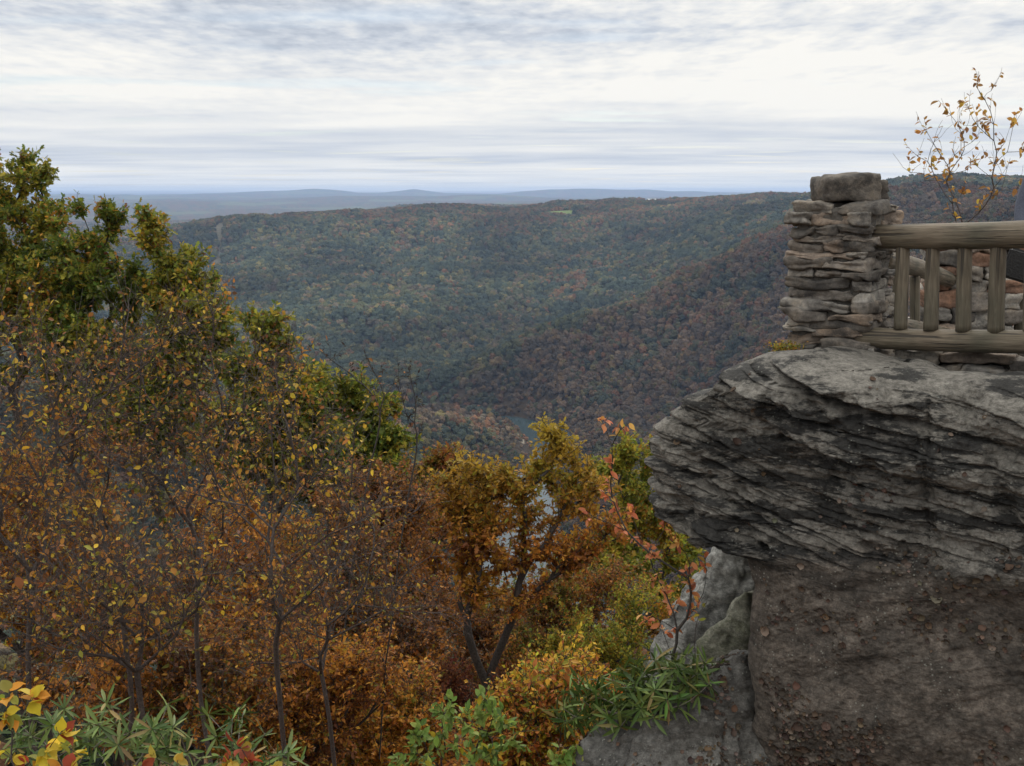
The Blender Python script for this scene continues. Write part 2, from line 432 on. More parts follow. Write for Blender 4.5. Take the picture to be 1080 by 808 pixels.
# ------------------------------------------------------------------ farm buildings on the plateau
def barn(px, Y, L, W, H, label):
    p = at(px, 210, Y); x, y = p[0], p[1]; z = float(height(np.array([x]), np.array([y]))[0])
    z = max(z, at(px, 213, Y)[2])
    t = thing('farm_building', label, 'farm building', (x, y, z), rz=0.1, group='white farm buildings on the plateau')
    bm = bmesh.new(); bmesh.ops.create_cube(bm, size=1); bmesh.ops.scale(bm, verts=bm.verts, vec=(L, W, H + 6)); bmesh.ops.translate(bm, verts=bm.verts, vec=(0, 0, (H - 6) / 2))
    me = bpy.data.meshes.new('wall'); bm.to_mesh(me); link('wall', me, flat_mat('white_siding', (0.75, 0.75, 0.73)), t)
    V = [(-L / 2 - 1, -W / 2 - 1, H), (L / 2 + 1, -W / 2 - 1, H), (L / 2 + 1, W / 2 + 1, H), (-L / 2 - 1, W / 2 + 1, H), (-L / 2 - 1, 0, H * 1.7), (L / 2 + 1, 0, H * 1.7)]
    me = mesh_np('roof', V, [[(0, 1, 5, 4), (2, 3, 4, 5), (3, 2, 1, 0)], [(0, 4, 3), (1, 2, 5)]], smooth=False)
    link('roof', me, flat_mat('pale_roof', (0.5, 0.52, 0.55)), t)
    V = [(-L * .12, -W / 2 - 0.1, 0), (L * .12, -W / 2 - 0.1, 0), (L * .12, -W / 2 - 0.1, H * .8), (-L * .12, -W / 2 - 0.1, H * .8)]
    link('door', mesh_np('door', V, [[(0, 1, 2, 3)]], smooth=False), flat_mat('barn_door', (0.2, 0.2, 0.2)), t)
barn(687, 4400, 36, 14, 7, 'long white farm building at the edge of the green field on the plateau')
barn(699, 4480, 18, 12, 7, 'small white farm building right of the long one on the plateau field')

# ------------------------------------------------------------------ leaves and branches
KITE = (np.array([(0, 0, 0), (.5, .45, .15), (0, 1, -.05), (-.5, .45, .15)]), [np.array([(0, 1, 2), (0, 2, 3)])])
def _oval():
    ys = [0.18, 0.42, 0.68, 0.88]; ws = [0.32, 0.5, 0.42, 0.2]
    v = [(0, 0, 0)]
    for y, w in zip(ys, ws): v += [(-w, y, 0.16 * w * 2), (0, y, -0.12 * y * y), (w, y, 0.16 * w * 2)]
    v.append((0, 1.05, -0.2)); q = []
    for k in range(3):
        b = 1 + 3 * k
        q += [(b, b + 1, b + 4, b + 3), (b + 1, b + 2, b + 5, b + 4)]
    t = [(0, 2, 1), (0, 3, 2), (10, 11, 13), (11, 12, 13)]
    return np.array(v, float), [np.array(q), np.array(t)]
OVAL = _oval()
def _oak():
    h = [(0, 0), (.1, .15), (.38, .22), (.16, .36), (.5, .52), (.2, .62), (.34, .82), (0.1, .86), (0, 1.0)]
    v = [(x, y, abs(x) * .25) for x, y in h] + [(-x, y, abs(x) * .25) for x, y in h[1:-1]]
    a = list(range(9)); b = [0] + list(range(9, 16)) + [8]
    return np.array(v, float), [np.array([a, b[::-1]])]
OAK = _oak()
def _lance():
    ys = np.array([0, .1, .3, .55, .8, .95]); ws = np.array([.04, .2, .42, .5, .36, .12])
    v = []
    for y, w in zip(ys, ws):
        zc = -0.9 * y * y
        v += [(-w, y, zc + .0), (0, y, zc - .12), (w, y, zc + .0)]
    v.append((0, 1.02, -1.0)); q = []
    for k in range(5):
        b = 3 * k; q += [(b, b + 1, b + 4, b + 3), (b + 1, b + 2, b + 5, b + 4)]
    return np.array(v, float), [np.array(q), np.array([(15, 16, 18), (16, 17, 18)])]
LANCE = _lance()

def unit(v): return v / np.maximum(np.linalg.norm(v, axis=-1, keepdims=True), 1e-9)

def leaves_mesh(name, pos, d, nrm, L, W, tmpl, cols):
    tv, tf = tmpl; n = len(pos); k = len(tv)
    d = unit(d); s = unit(np.cross(d, nrm)); u = np.cross(s, d)
    V = pos[:, None] + tv[None, :, 0:1] * (W[:, None, None] * s[:, None]) + tv[None, :, 1:2] * (L[:, None, None] * d[:, None]) + tv[None, :, 2:3] * (W[:, None, None] * u[:, None])
    off = np.arange(n)[:, None, None] * k
    fs = [(f[None] + off).reshape(-1, f.shape[1]) for f in tf]
    c = np.repeat(cols, k, 0)
    return mesh_np(name, V.reshape(-1, 3), fs, c, smooth=(k > 8))

def tubes(P0, P1, R0, R1, sides):
    n = len(P0); d = unit(P1 - P0)
    ref = np.where(np.abs(d[:, 2:3]) > 0.9, np.array([[1.0, 0, 0]]), np.array([[0, 0, 1.0]]))
    a = unit(np.cross(d, ref)); b = np.cross(d, a)
    th = np.arange(sides) / sides * 2 * np.pi
    ring = np.cos(th)[None, :, None] * a[:, None] + np.sin(th)[None, :, None] * b[:, None]
    V = np.concatenate([P0[:, None] + ring * R0[:, None, None], P1[:, None] + ring * R1[:, None, None]], 1)
    j = np.arange(sides); q = np.stack([j, (j + 1) % sides, (j + 1) % sides + sides, j + sides], -1)
    f = (q[None] + (np.arange(n) * 2 * sides)[:, None, None]).reshape(-1, 4)
    return V.reshape(-1, 3), f

class Tree:
    def __init__(s, base, trunk, rad0=0.004, e=2.3, step=0.3):
        s.P = [np.array(base, float)]; s.par = [-1]; s.pl = [0.0]; s.rad0 = rad0; s.e = e; s.tw = [0]; s.step = step
        for p in trunk: s.path(len(s.P) - 1, np.array(p, float), 0.15)
        s.ntrunk = len(s.P)
    def path(s, n, c, wob):
        step = s.step
        a = s.P[n]; L = np.linalg.norm(c - a)
        if L < 1e-4: return n
        k = max(1, int(L / step)); k = min(k, 24)
        pd = a - s.P[s.par[n]] if s.par[n] >= 0 else np.array([0, 0, 1.0])
        pd = pd / max(np.linalg.norm(pd), 1e-6)
        pd = pd + 1.1 * (c - a) / L; pd = pd / max(np.linalg.norm(pd), 1e-6)
        m = a + pd * L * 0.33 + (c - a) * 0.2
        prev = n
        for i in range(1, k + 1):
            t = i / k
            p = (1 - t) ** 2 * a + 2 * t * (1 - t) * m + t * t * c
            if i < k: p = p + rng.normal(0, wob * L / k, 3)
            s.P.append(p); s.par.append(prev); s.pl.append(s.pl[prev] + np.linalg.norm(p - s.P[prev])); s.tw.append(0)
            prev = len(s.P) - 1
        return prev
    def reach(s, targets, bf=0.3, first=1, wob=0.25, zpen=0.8):
        tips = []
        tr = s.P[s.ntrunk - 1]
        order = np.argsort(np.linalg.norm(targets - tr, axis=1))
        for i in order:
            c = targets[i]
            A = np.array(s.P[first:]); pl = np.array(s.pl[first:])
            cost = np.linalg.norm(A - c, axis=1) + bf * pl + zpen * np.maximum(A[:, 2] - c[2], 0)
            n = int(np.argmin(cost)) + first
            tips.append(s.path(n, c, wob))
        return tips
    def twigs(s, parents, K, L, up=0.25, spread=1.0, segs=3, level=1):
        """K side twigs on each parent node; returns node ids"""
        out = []
        for n in parents:
            pd = s.P[n] - s.P[s.par[n]]; pd = pd / max(np.linalg.norm(pd), 1e-6)
            for _ in range(K):
                d = pd * 0.7 + rng.normal(0, spread, 3) * 0.8 + np.array([0, 0, up]); d /= np.linalg.norm(d)
                l = L * rng.uniform(0.5, 1.25) / segs; prev = n
                for q in range(segs):
                    d = d + rng.normal(0, 0.22, 3) + np.array([0, 0, up * .3]); d /= np.linalg.norm(d)
                    s.P.append(s.P[prev] + d * l); s.par.append(prev); s.pl.append(s.pl[prev] + l); s.tw.append(level)
                    prev = len(s.P) - 1; out.append(prev)
        return out
    def finish(s, maxr=None):
        P = np.array(s.P); par = np.array(s.par); n = len(P); tw = np.array(s.tw)
        main = np.where((tw == 0) & (par >= 0))[0]
        for _ in range(3):
            cs = np.zeros_like(P); cn = np.zeros(n); np.add.at(cs, par[main], P[main]); np.add.at(cn, par[main], 1)
            mv = main[cn[main] > 0]; Q = P.copy(); Q[mv] = .5 * P[mv] + .25 * P[par[mv]] + .25 * cs[mv] / cn[mv][:, None]
            sh = Q - P
            for i in np.where(tw > 0)[0]: sh[i] = sh[par[i]]
            P = P + sh
        s.P = list(P)
        acc = np.zeros(n); nch = np.zeros(n, int)
        for i in range(n - 1, 0, -1):
            if acc[i] == 0: acc[i] = s.rad0 ** s.e
            acc[par[i]] += acc[i] * 1.0
        r = acc ** (1 / s.e)
        if maxr: r = np.where(r > maxr * .25, maxr * .25 + (r - maxr * .25) * min(1, (maxr * .75) / max(r.max() - maxr * .25, 1e-6)), r) if r.max() > maxr else r
        s.R = r; s.PA = P; s.PR = par
        return s
    def branch_mesh(s, name, base, minr=0.0):
        P, par, r = s.PA, s.PR, s.R
        i = np.arange(1, len(P)); i = i[r[i] > minr]
        a, b = P[par[i]], P[i]
        ra = np.minimum(r[par[i]], r[i] * 1.25 + 0.0005); ra = np.maximum(ra, r[i])
        thick = r[i] > 0.02
        fs = []; Vs = []; off = 0
        for m, sd in ((thick, 8), (~thick & (r[i] > .006), 5), (r[i] <= .006, 3)):
            if m.sum() == 0: continue
            d = (b[m] - a[m]) * 0.04
            V, f = tubes(a[m] - d, b[m] + d, ra[m], r[i][m], sd); fs.append(f + off); Vs.append(V); off += len(V)
        return mesh_np(name, np.concatenate(Vs) - base, fs)

def pick_cols(n, pal, w, jit=0.18, P=None, clump=0.9, seed=0):
    pal = np.array(pal); w = np.array(w, float)
    W = np.tile(w, (n, 1))
    if P is not None:                       # neighbouring leaves turn the same colour
        for k in range(len(pal)):
            W[:, k] *= np.exp(2.2 * clump * fbm(P[:, 0] * 1.3 + 9 * k, P[:, 1] * 1.3, P[:, 2] * 1.3, o=2, seed=seed + k))
    W = np.cumsum(W, 1); W /= W[:, -1:]
    k = (rng.random(n)[:, None] > W).sum(1).clip(0, len(pal) - 1)
    c = pal[k] * np.exp(rng.normal(0, jit, (n, 1))) * np.exp(rng.normal(0, 0.06, (n, 3)))
    return c

GREEN = [(0.09, 0.13, 0.02), (0.19, 0.20, 0.028), (0.32, 0.26, 0.032), (0.40, 0.20, 0.03), (0.15, 0.05, 0.02)]
YELGR = [(0.22, 0.24, 0.03), (0.36, 0.29, 0.035), (0.12, 0.16, 0.025), (0.42, 0.20, 0.03)]
ORNG = [(0.48, 0.21, 0.033), (0.34, 0.13, 0.028), (0.48, 0.25, 0.035), (0.19, 0.075, 0.028), (0.22, 0.19, 0.03)]
RUST = [(0.32, 0.13, 0.03), (0.22, 0.10, 0.035), (0.40, 0.17, 0.03), (0.13, 0.065, 0.035), (0.2, 0.17, 0.03)]
YELL = [(0.62, 0.42, 0.045), (0.55, 0.28, 0.04), (0.42, 0.38, 0.05), (0.42, 0.15, 0.04), (0.2, 0.22, 0.035)]

def lobe_targets(lobes, n):
    """lobes: (px, py, Y, rpx) ; targets biased to the outer shell of each"""
    vol = np.array([l[3] ** 2.2 for l in lobes]); vol = vol / vol.sum()
    T = []
    for l, v in zip(lobes, vol):
        c = at(l[0], l[1], l[2]); r = l[3] * l[2] / F
        k = max(3, int(n * v))
        d = unit(rng.normal(0, 1, (k, 3))); rad = rng.random(k) ** 0.42
        T.append(c + d * rad[:, None] * r * np.array([1, 1.0, 0.85]))
    return np.concatenate(T)

def make_tree(name, label, cat, base, trunk, lobes, nt=70, K=6, tl=0.55, per=4, leaf=0.11, lw=0.55, tmpl=KITE, pal=GREEN, w=(3, 3, 2, 1, .4),
              group=None, bark=M_BARK, rad0=0.0035, up=0.25, hang=0.5, K2=0, tl2=0.25, maxr=None, leaf_frac=1.0, seed=0, clump=0.9, bf=0.3, lmat=None, jit=0.22, e=2.3, topcol=None, limbs=()):
    base = np.array(base, float)
    T = Tree(base, trunk, rad0, e=e)
    for lb in limbs:
        k = T.ntrunk - 1
        for q_ in lb: k = T.path(k, np.array(q_, float), .08)
    n_l = len(T.P)
    tg = lobe_targets(lobes, nt)
    tipn = T.reach(tg, bf=bf, first=1 if len(trunk) < 2 else max(1, T.ntrunk // 2))
    n0 = len(T.P)
    P = np.array(T.P); ids = np.arange(n_l, n0)
    # side twigs along the outer part of the limbs
    nch = np.bincount(np.array(T.par[1:]), minlength=n0)
    tips = sorted(set(tipn))
    mids = [i for i in ids if nch[i] == 1 and rng.random() < 0.45]
    tw = T.twigs(tips, K, tl, up) + T.twigs(mids, max(1, K // 3), tl, up)
    if K2: tw += T.twigs([t for t in tw if rng.random() < 0.6], K2, tl2, up, segs=2, level=2)
    T.finish(maxr)
    o = thing(name, label, cat, base, group=group)
    T.P = list(T.PA)
    link('trunk', T.branch_mesh('trunk', base), bark, o)
    tw = np.array(tw); tw = tw[rng.random(len(tw)) < leaf_frac]
    cnt = rng.poisson(per, len(tw)); idx = np.repeat(tw, cnt)
    p = T.PA[idx]; q = T.PA[T.PR[idx]]; f = rng.random((len(idx), 1)); pos = p * f + q * (1 - f)
    n = len(pos)
    dr = unit(p - q) * 0.5 + rng.normal(0, 0.75, (n, 3)) + np.array([0, 0, -hang * 0.6]); nr = rng.normal(0, 0.7, (n, 3)) + np.array([0, 0, 1.0])
    L = leaf * np.exp(rng.normal(0, 0.22, n)); W = L * lw * rng.uniform(0.75, 1.25, n)
    pos = pos + unit(dr) * L[:, None] * 0.12
    cols = pick_cols(n, pal, w, jit, pos, clump, seed)
    if topcol is not None:          # leaves blend towards a second colour higher in the crown
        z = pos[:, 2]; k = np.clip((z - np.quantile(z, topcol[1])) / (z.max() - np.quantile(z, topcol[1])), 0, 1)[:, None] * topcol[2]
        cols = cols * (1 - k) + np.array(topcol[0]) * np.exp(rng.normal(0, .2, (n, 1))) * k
    link('foliage', leaves_mesh('foliage', pos - base, dr, nr, L, W, tmpl, cols), lmat or M_LEAF, o)
    print(name, 'nodes', len(T.P), 'leaves', n)
    return o

def gz(px, Y):
    x = (px - 540) / F * Y; return float(height(np.array([x]), np.array([Y]))[0])
def gbase(px, Y):
    """a foot on the slope in this direction"""
    x = (px - 540) / F * Y * 1.0
    return np.array([x, Y, gz(px, Y) - 0.1])

# ---- the green-leaved oaks stepping down from the upper left
def oak(label, bpx, Y, lobes, nt, w, seed, pal=GREEN, per=6.5, leaf=0.13, K=9, fork=None, **kw):
    b = gbase(bpx, Y)
    top = np.mean([at(l[0], l[1], l[2]) for l in lobes], 0)
    tr = [b + (top - b) * 0.25 + rng.normal(0, .1, 3), b + (top - b) * 0.5 + rng.normal(0, .15, 3)]
    return make_tree("oak_tree", label, "oak tree", b, tr, lobes, nt=int(nt * 1.35), K=K, tl=0.42, per=per, leaf=leaf, lw=0.62, tmpl=OAK, pal=pal, w=w, seed=seed, group='oak trees on the slope below the lookout', rad0=0.0045, **kw)

oak('tall green oak at the far left, its crown reaching above the horizon', 5, 27,
    [(-40, 230, 27, 75), (10, 190, 27, 34), (50, 185, 26.5, 22), (-20, 330, 26, 90), (60, 250, 26, 45), (45, 340, 25.5, 60), (5, 260, 26, 50), (35, 300, 25.8, 55), (20, 215, 26.5, 34)], 150, (3.2, 3.4, 1.6, .4, .1), 1)
oak('green oak whose crown forks into two leafy heads right of the tallest one', 95, 25,
    [(103, 222, 25, 17), (118, 240, 25, 15), (95, 265, 25, 25), (78, 300, 24.5, 45), (125, 310, 24.5, 40), (100, 370, 24, 60), (110, 430, 24, 60)], 110, (3.4, 3.4, 1.3, .4, .15), 2)
oak('green oak with a slanting leafy head before the clearing strip', 180, 24,
    [(155, 240, 24, 13), (168, 262, 24, 20), (195, 282, 24, 24), (178, 310, 24, 36), (215, 345, 23.5, 40), (190, 380, 23.5, 50), (160, 440, 23, 60), (210, 300, 24, 18)], 120, (3.2, 3.6, 1.8, .4, .1), 3)
oak('yellowing green oak in the middle of the stepped row', 285, 23,
    [(275, 338, 23, 16), (290, 360, 23, 28), (262, 385, 23, 34), (305, 390, 23, 22), (300, 430, 22.5, 50), (260, 470, 22.5, 60), (320, 480, 22, 50)], 110, (2.6, 3.8, 2.2, .6, .1), 4)
oak('green oak with a rounded crown left of the bare dark twigs', 380, 24,
    [(350, 420, 24, 26), (375, 412, 24, 18), (395, 435, 24, 24), (418, 462, 24, 18), (380, 480, 23.5, 48), (340, 500, 23.5, 50), (410, 520, 23, 30)], 110, (2.6, 3.8, 1.9, .4, .1), 5)
oak('small yellow and orange topped oak between the green oaks and the orange oak', 465, 26,
    [(465, 492, 26, 20), (482, 500, 26, 14), (450, 515, 26, 26), (440, 560, 25, 40), (480, 545, 25.5, 22)], 60, (1, 2, 3, 3, 1), 6,
    pal=[(0.09, 0.11, 0.02), (0.22, 0.18, 0.025), (0.30, 0.19, 0.03), (0.25, 0.09, 0.022), (0.15, 0.05, 0.02)], leaf=.12)
oak('yellow green oak standing behind the red leaved sapling', 668, 30,
    [(665, 478, 30, 20), (690, 480, 30, 18), (645, 495, 30, 22), (672, 530, 30, 36), (705, 560, 30, 40), (650, 590, 29, 34), (720, 620, 29, 40)], 100, (3, 3, 1.2, .6), 7, pal=YELGR, leaf=.13)

# ---- the orange oak in the middle with its forked dark trunk
b = at(512, 738, 20); b[2] -= 0.35
t1 = at(506, 690, 20); t2 = at(497, 640, 20.1)
T_or = make_tree('oak_tree', 'orange oak with a dark forked trunk in the middle, river glinting through its crown', 'oak tree', b, [at(511, 722, 20)],
    [(584, 466, 20, 12), (594, 480, 20, 14), (612, 490, 20, 15), (575, 500, 20, 20), (545, 522, 20, 22), (505, 502, 20, 20), (478, 516, 20.2, 17), (470, 545, 20.2, 20), (600, 530, 20, 22), (625, 515, 20.2, 16),
     (495, 570, 20, 24), (515, 560, 19.8, 20), (500, 590, 20, 20), (520, 520, 20, 20), (565, 575, 20, 22), (605, 585, 20, 26), (455, 595, 20.2, 22), (640, 560, 20.3, 18), (500, 622, 20, 20), (560, 632, 20, 20), (530, 600, 20.4, 14), (438, 560, 20.5, 15), (530, 545, 20.3, 13), (510, 535, 20.3, 16), (500, 560, 20.2, 16), (585, 462, 20, 10), (560, 550, 20.1, 16), (540, 505, 20.2, 12), (520, 585, 20.2, 12), (548, 590, 20.3, 12)],
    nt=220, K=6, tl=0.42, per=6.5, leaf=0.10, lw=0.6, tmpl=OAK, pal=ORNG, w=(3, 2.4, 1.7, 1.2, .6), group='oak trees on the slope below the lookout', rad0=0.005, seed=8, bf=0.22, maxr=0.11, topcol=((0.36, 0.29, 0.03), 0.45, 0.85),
    limbs=[[at(500, 690, 20), at(488, 650, 19.9), at(470, 615, 20)], [at(523, 690, 20.1), at(540, 650, 20.1), at(550, 610, 20)], [at(530, 712, 19.9), at(565, 698, 19.9), at(600, 702, 20.2)]])

# ---- bare twiggy small trees close below the camera, few large leaves
WHP = [(0.55, 0.36, 0.04), (0.42, 0.20, 0.035), (0.25, 0.10, 0.03), (0.30, 0.27, 0.045), (0.15, .07, .035)]
shr = [
    ('grey twigged witch hazel at the left edge with sparse yellow leaves', -10, 8.5, [(-20, 400, 8.5, 90), (40, 470, 8.6, 80), (0, 560, 8.4, 90), (60, 400, 8.8, 50)]),
    ('witch hazel with yellow orange leaves left of the darkest twig fan', 90, 9.5, [(100, 400, 9.5, 70), (150, 350, 9.6, 40), (60, 480, 9.4, 80), (120, 560, 9.2, 90)]),
    ('tall witch hazel whose dark twigs stand against the slanting oak head', 200, 10, [(205, 345, 10, 42), (180, 400, 10, 60), (240, 420, 10, 50), (200, 500, 10, 90), (150, 450, 9.8, 60)]),
    ('many stemmed witch hazel spreading fans of bare twigs at centre left', 262, 9.2, [(300, 420, 9.3, 60), (340, 480, 9.3, 60), (260, 500, 9.2, 80), (380, 530, 9.6, 50), (320, 590, 9, 80)]),
    ('witch hazel leaning right towards the orange oak with bare purple grey twigs', 330, 11, [(400, 560, 11, 50), (350, 620, 11, 80), (420, 640, 11, 50), (300, 680, 10.6, 60), (440, 590, 11, 30)]),
    ('low witch hazel with tangled grey twigs above the left rhododendrons', 120, 7.6, [(130, 640, 7.6, 90), (60, 660, 7.4, 80), (190, 620, 7.6, 70)]),
]
for k, (lab, bpx, Y, lobes) in enumerate(shr):
    bb = gbase(bpx, Y)
    c = np.mean([at(l[0], l[1], l[2]) for l in lobes], 0)
    make_tree('witch_hazel', lab, 'small tree', bb, [bb + (c - bb) * 0.3], lobes, nt=75, K=5, tl=0.42, per=0.33, leaf=0.044, lw=0.6, tmpl=OVAL, pal=WHP, w=(1.6, 2.6, 2.2, .8, 1.2),
              group='twiggy witch hazels close below the lookout', bark=M_TWIG, rad0=0.0014, K2=2, tl2=0.24, maxr=0.024, seed=20 + k, hang=.9, e=2.5)

# ---- orange and rust leaved understorey filling the slope
und = [
    ('rust leaved sapling tree under the tall oak at the left edge', -10, 15, [(-20, 560, 15, 90), (20, 640, 15, 80)]),
    ('orange leaved beech in the lower left behind the witch hazels', 100, 16, [(90, 520, 16, 70), (60, 600, 16, 70), (140, 620, 15.5, 80), (90, 700, 14.5, 70)]),
    ('bright orange beech at centre left between two fans of bare twigs', 255, 16, [(235, 560, 16, 55), (280, 590, 16, 60), (230, 650, 15.5, 70), (290, 680, 15, 70)]),
    ('rust coloured beech at centre left before the rounded green oak', 350, 17, [(340, 570, 17, 50), (390, 590, 17, 50), (360, 650, 16.5, 70), (410, 690, 16, 60)]),
    ('dull red maple left of the orange oak, half bare', 425, 18, [(430, 540, 18, 32), (410, 580, 18, 40), (440, 640, 17.5, 40), (400, 520, 18, 24)]),
    ('yellow orange beech at the foot of the slope left of the forked trunk', 440, 14, [(425, 745, 14, 50), (400, 780, 13.5, 60), (450, 790, 13.8, 35)]),
    ('orange beech crowded below the fans of bare twigs at bottom centre left', 330, 12.5, [(330, 740, 12.5, 70), (380, 720, 12.5, 50), (290, 780, 12, 60)]),
    ('rust leaved beech at lower left above the rhododendrons', 200, 12, [(180, 700, 12, 70), (240, 740, 12, 60), (130, 740, 12, 60)]),
    ('olive and orange maple right of the forked trunk', 600, 22, [(590, 640, 22, 40), (620, 660, 22, 40), (570, 680, 21.5, 40), (640, 620, 22.5, 30)]),
    ('yellowing maple behind the rhododendron on the boulder', 640, 19, [(630, 690, 19, 50), (680, 660, 19.5, 40), (600, 720, 18.5, 50)]),
    ('brown leaved beech low behind the forked trunk', 520, 26, [(540, 660, 26, 40), (480, 660, 26, 40), (520, 700, 25, 50)]),
    ('dark red leaved shrub at the foot of the forked trunk', 490, 18.5, [(470, 735, 18.5, 20), (545, 752, 18, 22)]),
    ('yellow leaved shrub at bottom centre beside the big boulder', 575, 9.5, [(570, 760, 9.5, 40), (600, 740, 9.6, 30), (540, 790, 9.4, 40)]),
    ('olive leaved tree deep in the gap behind the orange oak', 560, 36, [(600, 610, 36, 32), (650, 600, 36, 30), (560, 640, 36, 36), (500, 640, 36, 30)]),
]
upal = [(ORNG, (2, 2, 2, 1.5, .7)), (RUST, (2, 2, 2, 1, 1)), (ORNG, (3, 2, 2.4, 1, .7)), (RUST, (2, 2, 1.6, 1.4, .6)), (RUST, (2.5, 2.5, .7, 2, .3)), (ORNG, (3, 2, 3, 1, 1)), (ORNG, (2.6, 2.4, 2, 1.6, .6)),
        (RUST, (2, 2, 3, 1.5, 1)), (RUST, (1.2, 1.2, 1.6, 1, 3)), (YELGR, (2, 2.4, 1, 2)), (RUST, (2, 2, 1.4, 2, 1)), ([(0.16, .035, .02), (.11, .03, .02), (.2, .07, .025)], (1, 1, 1)), (YELL, (1.4, 3, 1, 2, 1)), (YELGR, (1.4, 1.2, 3, 1))]
for k, (lab, bpx, Y, lobes) in enumerate(und):
    bb = gbase(bpx, Y)
    c = np.mean([at(l[0], l[1], l[2]) for l in lobes], 0)
    if c[2] < bb[2] + 1: bb[2] = c[2] - 1.2
    pal, w = upal[k]
    kind = 'maple_tree' if 'maple' in lab else ('beech_tree' if 'beech' in lab else ('leafy_shrub' if 'shrub' in lab else 'young_tree'))
    make_tree(kind, lab, kind.replace('_', ' '), bb, [bb + (c - bb) * 0.45], lobes, nt=85, K=6, tl=0.46 * (Y / 16) ** .5, per=6.0, leaf=0.064 * (Y / 15) ** .35, lw=0.55, tmpl=KITE, pal=pal, w=w,
              group='autumn leaved understorey on the slope', rad0=0.003, seed=40 + k, K2=1, hang=.8, maxr=0.07)
# ---- leafy undergrowth on the slope, too many stems to count
def undergrowth():
    n = 6500
    Y = rng.uniform(7, 60, n) ** 1.0; px = rng.uniform(-120, 800, n)
    x = (px - 540) / F * Y; z = height(x, Y)
    keep = ~((px > 600) & (Y < 12))
    x, Y, z = x[keep], Y[keep], z[keep]; n = len(x)
    per = 34
    c = np.repeat(np.c_[x, Y, z], per, 0); m = len(c)
    r = np.repeat(rng.uniform(.3, .7, n) * (1 + Y / 40), per)
    hh = np.repeat(rng.uniform(.3, 1.3, n), per) * rng.random(m)
    pos = c + np.c_[rng.normal(0, .55, (m, 2)) * r[:, None], hh]
    L = 0.075 * np.exp(rng.normal(0, .2, m)) * (1 + c[:, 1] / 60)
    cols = pick_cols(m, ORNG + [(0.06, .075, .02)], (1.6, 2.2, 1.6, 2, 1.2, 1.2), .25, pos, .8, 90)
    leafm = leaves_mesh('undergrowth', pos, rng.normal(0, .8, (m, 3)) + [0, 0, .1], rng.normal(0, .6, (m, 3)) + [0, 0, 1], L, L * .55, KITE, cols)
    o = link('undergrowth', leafm, M_LEAF); tag(o, 'orange, brown and olive leafy ground cover on the steep slope below the trees', 'undergrowth', kind='stuff')
undergrowth()

# ------------------------------------------------------------------ rhododendrons
RHG = [(0.055, 0.095, 0.022), (0.09, 0.135, 0.03), (0.13, 0.165, 0.045), (0.22, 0.17, 0.06)]
def rhododendron(label, base, tips, leafL=0.13, seed=0, extra=0):
    """tips: rosette ends (world points)"""
    base = np.array(base, float)
    T = Tree(base, [base + np.array([0, 0, .12])], 0.0032, e=2.4, step=.07)
    tips = np.array(tips); ends = T.reach(tips, bf=.35, first=1, wob=.3)
    T.finish(0.02)
    o = thing('rhododendron', label, 'rhododendron', base, group='rhododendrons on the slope and boulder')
    link('stem', T.branch_mesh('stem', base), M_RHTWIG, o)
    pos = []; dr = []; nr = []; L = []
    for e in ends:
        ax = unit(T.PA[e] - T.PA[T.PR[e]] + np.array([0, 0, .03])); 
        ref = np.array([0, 0, 1.0]) if abs(ax[2]) < .9 else np.array([1.0, 0, 0]); a = unit(np.cross(ax, ref)); b = np.cross(ax, a)
        k = rng.integers(8, 15); ph = rng.random() * 6
        for j in range(k):
            th = ph + j * 2.4; el = rng.uniform(-.9, .6) if j > 2 else rng.uniform(.5, 1.3)
            d = a * math.cos(th) + b * math.sin(th) + ax * el
            pos.append(T.PA[e] - ax * rng.uniform(0, .025)); dr.append(d); nr.append(ax); L.append(leafL * rng.uniform(.6, 1.1))
    pos = np.array(pos); dr = unit(np.array(dr)); nr = np.array(nr) + rng.normal(0, .3, (len(pos), 3)); L = np.array(L)
    cols = pick_cols(len(pos), RHG, (3, 3, 1.6, .6), .2)
    link('foliage', leaves_mesh('foliage', pos - base, dr, nr, L, L * .155, LANCE, cols), M_GLOSSLEAF, o)

def rh(label, base_px, base_py, Y, box, n, leafL=.125):
    x0, y0, x1, y1 = box
    tp = [at(rng.uniform(x0, x1), rng.uniform(y0, y1), Y + rng.uniform(-.35, .35)) for _ in range(n)]
    b = at(base_px, base_py, Y)
    rhododendron(label, b, tp, leafL)
rh('rhododendron tufts at the bottom left beside the yellow heart shaped leaves', 70, 900, 5.6, (15, 735, 110, 810), 24)
rh('rhododendron with the tallest rosette at the bottom left', 130, 910, 5.4, (95, 730, 180, 800), 15)
rh('rhododendron with a wide rosette at bottom left of centre', 170, 920, 5.3, (130, 765, 220, 815), 20)
rh('rhododendron below the dark stem of the many stemmed witch hazel', 260, 900, 5.6, (215, 750, 285, 815), 17)
rh('rhododendron end of the bottom row with pointed upright leaves', 300, 930, 5.5, (275, 760, 325, 820), 7)

# rhododendron rooted on the boulder
tb = [at(x + jx, y + jy, Y + jz) for jx, jy, jz in ((0, 0, 0), (11, 9, .12), (-9, 12, -.1), (4, 22, -.15)) for x, y, Y in [(655, 705, 6.4), (690, 695, 6.4), (720, 700, 6.3), (745, 698, 6.2), (668, 722, 6.3), (700, 715, 6.2), (620, 742, 6.5), (640, 735, 6.4), (603, 735, 6.6), (735, 712, 6.2), (630, 715, 6.6), (610, 715, 6.7),
    (650, 745, 6.3), (685, 735, 6.2), (712, 725, 6.2), (672, 700, 6.5), (596, 745, 6.7), (660, 730, 6.4), (725, 690, 6.3), (700, 690, 6.5), (625, 728, 6.5), (678, 712, 6.3)]]
rhododendron('rhododendron sprawling over the boulder under the overhang', at(690, 768, 6.25), tb, .15)

